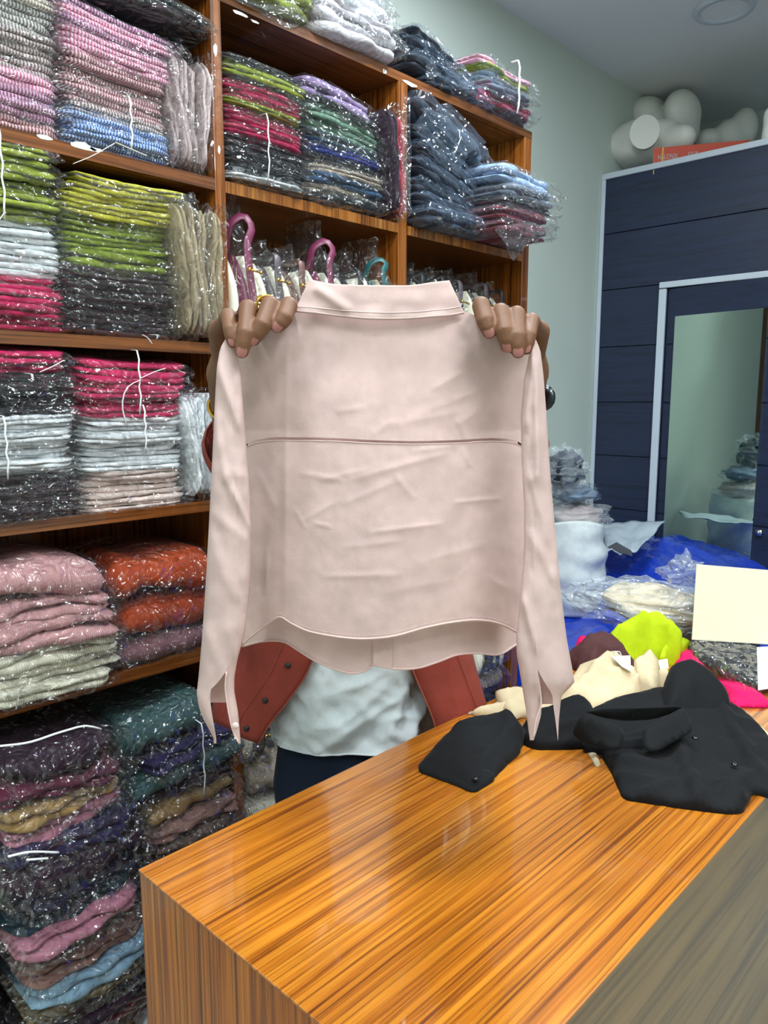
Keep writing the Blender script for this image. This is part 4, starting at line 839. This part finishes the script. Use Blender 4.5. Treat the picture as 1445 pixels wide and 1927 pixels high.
def coons(top, bot, nu, nv, off=0., lft=None, rgt=None, fn=relief):
    T_ = spline(top, nu); B_ = spline(bot, nu)
    L_ = spline(lft if lft is not None else [T_[0], B_[0]], nv); R_ = spline(rgt if rgt is not None else [T_[-1], B_[-1]], nv)
    V = []; UV = []
    for i in range(nv):
        t = i/(nv-1)
        for j in range(nu):
            s = j/(nu-1)
            p = (1-t)*T_[j]+t*B_[j]+(1-s)*L_[i]+s*R_[i]-((1-s)*(1-t)*T_[0]+s*(1-t)*T_[-1]+(1-s)*t*B_[0]+s*t*B_[-1])
            V.append(atD(p[0], p[1], BD-fn(p[0], p[1])-off)); UV.append(p)
    return np.array(V), gridF(nv, nu), UV
seam = [(456, 846), (474, 836), (505, 830), (560, 829), (620, 830), (700, 834), (780, 836), (860, 834), (940, 831), (968, 834), (992, 848)]
hem = [(456, 1217), (466, 1206), (490, 1188), (510, 1172), (525, 1164), (548, 1176), (575, 1189), (620, 1199), (680, 1205), (740, 1200), (800, 1184), (850, 1174), (905, 1170), (945, 1178), (972, 1192)]
top = [(440, 660), (466, 634), (500, 610), (535, 594), (558, 586), (640, 580), (720, 580), (800, 580), (872, 586), (905, 598), (945, 618), (978, 640), (1006, 662)]
V, F, _ = coons(top, seam, 150, 64, .0006, lft=[(440, 660), (443, 700), (450, 770), (456, 840)], rgt=[(1006, 662), (1000, 700), (994, 770), (992, 842)])
yk = mk('yoke', V, F, M['blouse'], bo)
V, F, _ = coons(seam, hem, 150, 100, 0, lft=[(456, 846), (464, 950), (466, 1080), (462, 1170), (456, 1217)], rgt=[(992, 848), (992, 930), (986, 1030), (980, 1120), (972, 1192)])
bp = mk('back_panel', V, F, M['blouse'], bo)
def line3(px, off, n=60): return [atD(p[0], p[1], BD-relief(p[0], p[1])-off) for p in spline(px, n)]
MB().tube(line3(seam, .0004), .0006, 6).build('seam', M['blouse_seam'], yk)
MB().tube(line3([(p[0], p[1]-3) for p in hem], .0004, 80), .0011, 6).build('hem', M['blouse_seam'], bp)
st = MB()
for a in spline([(p[0], p[1]-9) for p in hem[1:]], 110)[::1]:
    p0 = atD(a[0]-1.4, a[1], BD-relief(a[0], a[1])-.0006); p1 = atD(a[0]+1.4, a[1], BD-relief(a[0], a[1])-.0006); st.tube([p0, p1], .00035, 4)
st.build('stitching', M['blouse_seam'], bp, kind='stuff')
# front panels seen under the back hem
def frel(u, v): return -.035-.055*((u-722)/255)**2 + .004*noise.noise(Vector((u/60, v/80, 8)))
V, F, _ = coons([(470, 690), (590, 640), (712, 660)], [(456, 1217), (500, 1207), (535, 1209), (560, 1224), (590, 1243), (630, 1260), (665, 1268), (690, 1261), (706, 1246)], 40, 50, 0, fn=frel)
f1 = mk('front_panel', V, F, M['blouse'], bo)
V, F, _ = coons([(705, 660), (850, 640), (975, 690)], [(703, 1252), (740, 1259), (785, 1258), (825, 1246), (860, 1233), (900, 1230), (940, 1232), (972, 1213)], 40, 50, .003, fn=frel)
f2 = mk('front_panel', V, F, M['blouse'], bo)
def fline(px, off, n=40): return [atD(p[0], p[1], BD-frel(p[0], p[1])-off) for p in spline(px, n)]
MB().tube(fline([(456, 1216), (500, 1206), (535, 1208), (560, 1223), (590, 1242), (630, 1259), (665, 1267), (690, 1260), (704, 1248)], .001), .0016, 6).build('hem', M['blouse_seam'], f1)
MB().tube(fline([(704, 1251), (740, 1258), (785, 1257), (825, 1245), (860, 1232), (900, 1229), (940, 1231), (972, 1212)], .004), .0016, 6).build('hem', M['blouse_seam'], f2)
V, F, _ = coons([(706, 1100), (740, 1100)], [(702, 1251), (738, 1258)], 8, 20, .0055, fn=frel); mk('placket', V, F, M['blouse_seam'], f2)
# collar
ctop = [(583, 524), (592, 529), (610, 533), (660, 536), (722, 537), (780, 536), (815, 531), (845, 528)]
cbot = [(555, 585), (590, 588), (640, 594), (700, 599), (760, 599), (815, 595), (850, 592), (873, 588)]
def crel(u, v): return .013+.003*np.clip((v-525)/70, 0, 1) - .014*((u-714)/155)**2 + .0025*noise.noise(Vector((u/40, v/30, 3))) + .004*np.exp(-(seg_d(np.array([[u, v]]), (600, 545), (650, 580))[0]/9)**2)
V, F, _ = coons(ctop, cbot, 60, 20, 0, fn=crel)
co = mk('collar', V, F, M['blouse'], bo); so = co.modifiers.new('s', 'SOLIDIFY'); so.thickness = .002; so.offset = 0
V, F, _ = coons([(585, 526), (660, 539), (780, 539), (842, 531)], [(568, 574), (640, 582), (790, 582), (862, 574)], 40, 10, 0, fn=lambda u, v: -.022-.016*((u-714)/150)**2)
mk('collar_stand', V, F, M['blouse_seam'], co)
cl2 = [(558, 577), (590, 579), (640, 584), (700, 588), (760, 588), (815, 584), (850, 580), (868, 576)]
MB().tube([atD(p[0], p[1], BD-crel(p[0], p[1])-.001) for p in spline(cl2, 50)], .0007, 5).build('stitch_line', M['blouse_seam'], co)
MB().tube([atD(p[0], p[1], BD-crel(p[0], p[1])-.0002) for p in spline(cbot, 50)], .0016, 6).build('edge_roll', M['blouse'], co)
# sleeves
def interp(P, v): P = np.array(P, float); return np.interp(v, P[:, 1], P[:, 0])
def sleeve(Ls, Rs, gl, gr, v0, vback, D0, wr, flipx):
    vb = max(max(p[1] for p in gl), max(p[1] for p in gr)); n = 84; m = 9; V = []
    for i in range(n):
        v = v0+(vb-v0)*(i/(n-1))**.92; L, R = interp(Ls, v), interp(Rs, v); a, b = interp(gl, v), interp(gr, v); a = min(max(a, L+.2), R-.2); b = min(max(b, a), R-.1)
        c, hw = (L+R)/2, max((R-L)/2, 1)
        def dep(u): return .5*hw*BD/FPX*math.sqrt(max(0, 1-((u-c)/hw)**2))
        def fold(u):
            z = 0
            for q in wr: z += q[4]*np.exp(-(seg_d(np.array([[u, v]]), q[:2], q[2:4])[0]/q[5])**2)
            return z + .002*noise.noise(Vector((u/20+flipx, v/50, 7)))+.001*noise.noise(Vector((u/9, v/18, 3)))
        for k in range(m):
            u = L+(a-L)*k/(m-1); V.append(atD(u, v, D0-dep(u)-fold(u)))
        for k in range(m):
            u = b+(R-b)*k/(m-1); V.append(atD(u, v, D0-dep(u)-fold(u)))
        vv = min(v, vback)
        L2, R2 = interp(Ls, vv), interp(Rs, vv); c2 = (L2+R2)/2; h2 = max((R2-L2)/2, 1)
        for k in range(1, 2*m-1):
            q = k/(2*m-1); u = R2+(L2-R2)*q
            V.append(atD(u, vv, D0+.45*h2*BD/FPX*math.sqrt(max(0, 1-((u-c2)/h2)**2))))
    w_ = 2*m+2*m-2; F = []
    for i in range(n-1):
        for j in range(w_):
            if j == m-1: continue            # the slit line stays open
            k = (j+1) % w_
            if j >= 2*m-1 and v0+(vb-v0)*(i/(n-1))**.92 > vback: continue
            F.append((i*w_+j, i*w_+k, (i+1)*w_+k, (i+1)*w_+j))
    return np.array(V), F
Ls = [(424, 638), (414, 655), (408, 690), (404, 760), (400, 850), (394, 970), (388, 1080), (381, 1190), (374, 1270), (370, 1306), (374, 1330), (384, 1355), (403, 1390)]
Ls = [(424, 638), (414, 655), (408, 690), (404, 760), (400, 850), (394, 970), (388, 1080), (381, 1190), (374, 1270), (370, 1306), (374, 1330), (382, 1352), (393, 1372), (402, 1389)]
Rs = [(436, 638), (444, 660), (453, 700), (459, 780), (466, 860), (472, 950), (473, 1040), (469, 1120), (461, 1190), (447, 1240), (441, 1275), (441, 1300), (448, 1340), (453, 1399)]
gl = [(430, 638), (452, 1150), (440, 1220), (426, 1262), (412, 1282), (396, 1298), (395, 1314), (398, 1338), (402, 1362), (407, 1389)]
gr = [(430, 638), (452, 1150), (440, 1220), (426, 1262), (424, 1290), (427, 1320), (431, 1345), (440, 1380), (450, 1399)]
W1 = [(410, 690, 450, 800, .004, 8), (402, 780, 425, 900, .003, 7), (425, 900, 470, 990, .004, 6), (400, 880, 465, 900, .002, 8), (395, 1010, 440, 1120, .003, 9), (392, 960, 460, 1010, .002, 7), (430, 1180, 450, 1260, .003, 6), (385, 1180, 420, 1270, .003, 8)]
V, F = sleeve(Ls, Rs, gl, gr, 638, 1322, .872, W1, 0); s1 = mk('sleeve', V, F, M['blouse'], bo)
Ls = [(1001, 638), (996, 665), (986, 715), (980, 780), (981, 860), (986, 950), (986, 1040), (979, 1120), (971, 1200), (972, 1230), (982, 1290), (990, 1340), (997, 1393)]
Rs = [(1008, 638), (1017, 660), (1023, 710), (1029, 790), (1036, 900), (1046, 1010), (1055, 1110), (1066, 1200), (1079, 1270), (1081, 1285), (1068, 1298), (1056, 1310), (1053, 1340), (1051, 1362), (1050, 1393)]
gl = [(1004, 638), (1005, 1150), (1009, 1220), (1012, 1262), (1016, 1300), (1019, 1325), (1018, 1346), (1010, 1375), (1004, 1393)]
gr = [(1004, 638), (1005, 1150), (1009, 1220), (1012, 1262), (1028, 1290), (1039, 1306), (1042, 1335), (1046, 1362), (1049.5, 1393)]
W2 = [(1002, 660, 990, 800, .004, 6), (1008, 680, 1012, 900, .005, 8), (1000, 900, 1030, 1010, .003, 9), (985, 1130, 1010, 1220, .004, 7), (1040, 1080, 1060, 1190, .003, 9), (1000, 1010, 1045, 1090, .002, 8)]
V, F = sleeve(Ls, Rs, gl, gr, 638, 1325, .872, W2, 5); s2 = mk('sleeve', V, F, M['blouse'], bo)
for P, par in (([(426, 1264), (424, 1290), (427, 1320), (431, 1345), (440, 1380), (450, 1399)], s1), ([(1012, 1264), (1016, 1300), (1018, 1325), (1009, 1355), (1004, 1390)], s2)):
    MB().tube([atD(p[0], p[1], .86) for p in spline(P, 20)], .0011, 6).build('cuff_edge', M['blouse_seam'], par)
button(atD(443, 1366, .853), .0045, s1, M['blouse_seam'], tuple(-_FH))

# ------------------------------------------------------------------ person
ps = thing('person', 'person in white T-shirt and rust overshirt holding up the blush blouse', 'person', tuple(RD(-.06, 1.57, 0)))
pr_, pd_ = -.068, 1.60
bm_ = MB()
def pc(u, v, d): return atD(u, v, d)
# torso, neck, head
for z, a, b in [(.86, .155, .105), (1.0, .15, .10), (1.15, .16, .105), (1.28, .165, .10)]: bm_.ell(RD(pr_, pd_, z), (.15, .105, .12), 24, 12, np.array(Matrix.Rotation(YAW-PI/2, 3, 'Z')) )
RZ = np.array(Matrix.Rotation(YAW-PI/2, 3, 'Z'))     # local x = right, y = ahead
bm_.ell(RD(pr_, pd_, 1.34), (.17, .09, .08), 24, 12, RZ)
hc = RD(pr_+.03, 1.50, 1.575)
bm_.limb([RD(pr_+.01, 1.56, 1.36), RD(pr_+.03, 1.52, 1.50)], [.06, .055])
bm_.ell(hc, (.074, .094, .108), 24, 16, RZ); bm_.ell(hc+RD(0, -.015, -.055), (.056, .07, .06), 20, 12, RZ)
bm_.limb([hc+RD(0, -.088, .01), hc+RD(0, -.108, -.022)], [.009, .014]); bm_.ell(hc+RD(0, -.07, .035), (.055, .025, .012), 16, 8, RZ)
for s in (-1, 1): bm_.ell(hc+RD(s*.076, .005, -.005), (.010, .02, .032), 12, 8, RZ)
HANDS = [
    dict(sh=(pr_-.175, 1.56, 1.375), el=pc(468, 866, 1.22), wr=pc(430, 705, 1.0), side=-1,
         mcp=[(412, 622, .945), (450, 615, .955), (490, 608, .955), (528, 606, .95)], pip=[(429, 594, .892), (466, 580, .882), (508, 574, .880), (543, 575, .885)],
         dip=[(434, 622, .868), (462, 628, .858), (494, 612, .860), (535, 598, .868)], tip=[(438, 643, .867), (455, 661, .858), (477, 637, .862), (523, 613, .868)],
         th=[(520, 660, .965), (540, 640, .945), (560, 625, .93)]),
    dict(sh=(pr_+.195, 1.56, 1.375), el=pc(944, 866, 1.22), wr=pc(991, 700, 1.0), side=1,
         mcp=[(1014, 624, .945), (978, 618, .955), (944, 612, .955), (910, 606, .95)], pip=[(1001, 603, .890), (972, 592, .880), (942, 588, .880), (905, 575, .884)],
         dip=[(995, 632, .868), (974, 634, .858), (950, 624, .860), (913, 604, .868)], tip=[(990, 656, .866), (975, 661, .858), (955, 650, .862), (920, 624, .868)],
         th=[(915, 660, .965), (895, 640, .945), (880, 625, .93)])]
RAD = [.0086, .0097, .0102, .0099]
nails = []
for h in HANDS:
    sh = RD(*h['sh']); el, wr = h['el'], h['wr']
    bm_.limb([sh, (sh*.5+el*.5), el], [.055, .05, .042]); bm_.limb([el, el*.6+wr*.4, wr], [.043, .042, .028], 16)
    mc = [pc(*p) for p in h['mcp']]; mid = sum(mc)/4
    bm_.limb([wr, wr*.5+mid*.5, mid], [.029, .030, .022], 16)
    for k in range(4):
        p, q, r_ = pc(*h['pip'][k]), pc(*h['dip'][k]), pc(*h['tip'][k]); R_ = RAD[k]
        bm_.limb([wr*.62+mc[k]*.38, mc[k]], [.017, .0135], 14)
        bm_.limb([mc[k], mc[k]*.45+p*.55, p], [.0125, R_*.98, R_*1.06], 14)
        bm_.limb([p, p*.5+q*.5, q, q*.45+r_*.55, r_], [R_*1.06, R_*.97, R_*1.0, R_*.95, R_*.82], 16)
        t = r_-q; t /= np.linalg.norm(t); nails.append((r_, t, R_))
    t3 = [pc(*p) for p in h['th']]; bm_.limb([wr*.6+mid*.4, t3[0], t3[1], t3[2]], [.02, .0135, .0125, .010], 14)
body = bm_.build('body', M['skin'], ps)
rm = body.modifiers.new('r', 'REMESH'); rm.mode = 'VOXEL'; rm.voxel_size = .0018; rm.use_smooth_shade = True
sm = body.modifiers.new('s', 'SMOOTH'); sm.factor = .45; sm.iterations = 1
for P, t, R_ in nails:
    toc = _C-P; toc /= np.linalg.norm(toc); n = toc - t*(toc@t); n /= np.linalg.norm(n); b = np.cross(t, n)
    c = P + n*R_*.60 + t*R_*.05; V = []
    for i in range(9):
        for j in range(9):
            s, q = -1+i/4, -1+j/4
            ss = s*math.sqrt(1-.38*q*q); qq = q*math.sqrt(1-.38*s*s)
            V.append(c + t*ss*R_*.66 + b*qq*R_*.58 + n*(R_*.24*(1-.75*qq*qq) - R_*.10*max(ss, 0)**2))
    mk('fingernail', V, gridF(9, 9), M['nail'], ps)
# ring, bangle, watch
def torus(c, ax, R_, r, n=30, m=10, sq=(1, 1)):
    ax = np.array(ax, float); ax /= np.linalg.norm(ax); a = np.cross(ax, [0.1, 0.3, 1]); a /= np.linalg.norm(a); b = np.cross(ax, a)
    P = [np.array(c)+R_*(math.cos(2*PI*k/n)*a*sq[0]+math.sin(2*PI*k/n)*b*sq[1]) for k in range(n+1)]
    return MB().tube(P, r, m, cap=False)
mcp, pip = pc(492, 584, .95), pc(508, 574, .880)
rg = torus(mcp*.30+pip*.70, pip-mcp, .0126, .0015); rg.ell(pc(490, 562, .905), (.005, .005, .004), 12, 8); rg.build('ring', M['gold'], ps, label='gold ring on the middle finger')
el, wr = HANDS[0]['el'], HANDS[0]['wr']; torus(el*.30+wr*.70, (wr-el)+np.array([0, 0, .12]), .037, .0026, 40).build('bangle', M['gold'], ps, label='thin gold bangle')
el, wr = HANDS[1]['el'], HANDS[1]['wr']; wc = el*.25+wr*.75; wt = torus(wc, wr-el, .034, .005, 36); wt.ell(wc+RD(.031, -.012, 0)-RD(0, 0, 0)+np.array([0, 0, 0]), (.008, .018, .018), 16, 8); wt.build('wristwatch', M['gunmetal'], ps, label='metal wristwatch')
# hair, eyes, mouth
V = []
for i in range(12):
    t = 1.75*i/11
    for j in range(28):
        q = 2*PI*j/28; tt = t*(1-.22*max(0, -math.sin(q)))
        V.append(hc+RZ@np.array([.081*math.sin(tt)*math.cos(q), .102*math.sin(tt)*math.sin(q)+.004, .114*math.cos(tt)+.004]))
mk('hair', V, gridF(12, 28, True), M['hair'], ps)
for s in (-1, 1): MB().ell(hc+RD(s*.031, -.079, .012), (.013, .012, .008), 14, 8, RZ).build('eye', M['eye'], ps)
MB().ell(hc+RD(0, -.083, -.060), (.024, .010, .007), 14, 8, RZ).build('mouth', M['lip'], ps)
# clothes as shells of rings
def shell(rings, q0, q1, n, fn=lambda r, q, z: 1.0, nz=None):
    """rings: (z, right, ahead, half width, half depth); angle 0 = right, -90 = toward the camera"""
    R_ = np.array(rings, float)[::-1]; zz = np.linspace(R_[0, 0], R_[-1, 0], nz or 40); V = []
    for z in zz:
        cr, cdp, a, b = [np.interp(z, R_[:, 0], R_[:, i]) for i in range(1, 5)]
        for j in range(n):
            q = q0+(q1-q0)*j/(n-1); f = fn(0, q, z)
            V.append(RD(cr+a*math.cos(q)*f, cdp+b*math.sin(q)*f, z))
    return np.array(V), gridF(len(zz), n)
def tfold(r, q, z):
    g = lambda a, b, c: (1-abs(noise.noise(Vector((a, b, c)))*2.2))
    return .985 + .085*g(q*1.1+z*2.5, z*13-q*1.6, 3) + .055*g(q*2.2-z*5, z*21+q*2.6, 8) + .02*noise.noise(Vector((q*1.6, z*7, 3)))
V, F = shell([(1.40, pr_, pd_, .10, .06), (1.37, pr_, pd_, .175, .10), (1.2, pr_, pd_, .175, .125), (1.0, pr_, pd_, .168, .128), (.90, pr_, pd_, .172, .135), (.83, pr_, pd_, .176, .138)], -PI, PI, 150, tfold, 120)
ts = mk('t_shirt', V, F, M['tshirt'], ps)
MB().tube([RD(pr_+.177*math.cos(q)*tfold(0, q, .83), pd_+.139*math.sin(q)*tfold(0, q, .83), .831) for q in np.linspace(-PI, PI, 80)], .0022, 6).build('hem', M['tshirt'], ts)
V, F = shell([(.88, pr_, pd_, .150, .108), (.80, pr_, pd_, .168, .125), (.70, pr_, pd_, .180, .128), (.62, pr_, pd_, .175, .12)], -PI, PI, 60, lambda r, q, z: 1+.012*noise.noise(Vector((q*2, z*12, 9))), 20)
jn = MB(); jn.add(V, F)
for s in (-1, 1): jn.limb([RD(pr_+s*.088, pd_, .66), RD(pr_+s*.095, pd_-.01, .40), RD(pr_+s*.10, pd_+.02, .08)], [.088, .068, .058], 20)
jo = jn.build('jeans', M['jeans_denim'], ps)
MB().tube([RD(pr_+.148*math.cos(q), pd_+.106*math.sin(q), .872) for q in np.linspace(-PI, PI, 50)], .012, 8, flat=1.0).build('waistband', M['jeans_denim'], jo)
MB().tube([RD(.018, pd_-.118, .82), RD(.02, pd_-.124, .76), RD(.02, pd_-.13, .66)], .0012, 5).build('seam', M['strap_ink'], jo)
for s in (-1, 1):
    k = MB(); k.limb([RD(pr_+s*.10, pd_+.05, .05), RD(pr_+s*.115, pd_-.06, .045), RD(pr_+s*.125, pd_-.15, .035)], [.042, .043, .034], 14); k.build('shoe', M['shoe'], ps)
def ofold(r, q, z): return 1+.03*math.sin(q*7+z*5)*max(0, 1-(z-.85)/.4)+.02*noise.noise(Vector((q*3, z*8, 1)))
def panel(q0, q1, qh0, qh1, rings, z0f, n=30, nz=44, fn=ofold):
    R_ = np.array(rings, float)[::-1]; V = []
    for i in range(nz):
        for j in range(n):
            s = j/(n-1); zb = z0f(s); z = zb+(1.40-zb)*i/(nz-1); h = (z-zb)/(1.40-zb)
            hq = min(1, h*2.3); q = (qh0+(qh1-qh0)*s)*(1-hq)+(q0+(q1-q0)*s)*hq
            cr, cdp, a, b = [np.interp(z, R_[:, 0], R_[:, i_]) for i_ in range(1, 5)]; f = fn(0, q, z)
            V.append(RD(cr+a*math.cos(q)*f, cdp+b*math.sin(q)*f, z))
    return np.array(V), gridF(nz, n)
rad = math.radians
OR = [(1.41, pr_, pd_, .11, .07), (1.37, pr_, pd_, .19, .115), (1.2, pr_, pd_, .205, .145), (1.0, pr_, pd_, .245, .155), (.90, pr_-.01, pd_, .29, .165), (.80, pr_-.01, pd_, .305, .17)]
V, F = panel(-PI-rad(40), -rad(103), -PI-rad(40), -rad(126), OR, lambda s: .868-.012*s); V1 = V
ov = mk('overshirt', V, F, M['rust_shirt'], ps)
so = ov.modifiers.new('s', 'SOLIDIFY'); so.thickness = .0025
OR2 = [(1.41, pr_, pd_, .11, .07), (1.37, pr_, pd_, .19, .115), (1.2, pr_, pd_, .205, .145), (1.0, pr_, pd_, .268, .158), (.90, pr_+.01, pd_, .285, .165), (.80, pr_, pd_, .295, .17)]
V, F = panel(-rad(66), rad(141), -rad(54), rad(141), OR2, lambda s: .88+.03*min(1, s*3))
V2 = V; o2 = mk('overshirt_side', V, F, M['rust_shirt'], ov); so = o2.modifiers.new('s', 'SOLIDIFY'); so.thickness = .0025
n = 30
def edge_line(V, col, rows, off): return [V[i*n+col]-_FH*off for i in rows]
MB().tube(edge_line(V1, n-1, range(0, 44), .002), .0016, 6).build('edge', M['rust_seam'], ov)
MB().tube(edge_line(V1, n-6, range(0, 44), .0022), .0009, 5).build('stitch_line', M['rust_seam'], ov)
MB().tube(edge_line(V2, 0, range(0, 44), .002), .0016, 6).build('edge', M['rust_seam'], o2)
MB().tube(edge_line(V2, 4, range(0, 44), .0022), .0009, 5).build('stitch_line', M['rust_seam'], o2)
for i in (2, 7, 13): button(V1[i*n+n-4]-_FH*.004, .0062, ov, M['strap_ink'], tuple(-_FH))
for h in HANDS:
    sh = RD(*h['sh']); el, wr = h['el'], h['wr']; P = [sh+RD(-h['side']*.02, 0, .01), sh*.5+el*.5, el, el*.86+wr*.14]
    MB().tube(spline(P, 14), list(np.interp(np.arange(14), [0, 6, 13], [.078, .068, .060])), 20, cap=False).build('overshirt_sleeve', M['rust_shirt'], ov)
    cu = MB()
    for f in (0, .045, .09): cu.tube([el*(.90-f)+wr*(.10+f), el*(.86-f)+wr*(.14+f), el*(.82-f)+wr*(.18+f)], [.060, .066, .060], 20, cap=False)
    cu.build('rolled_cuff', M['rust_shirt'], ov)
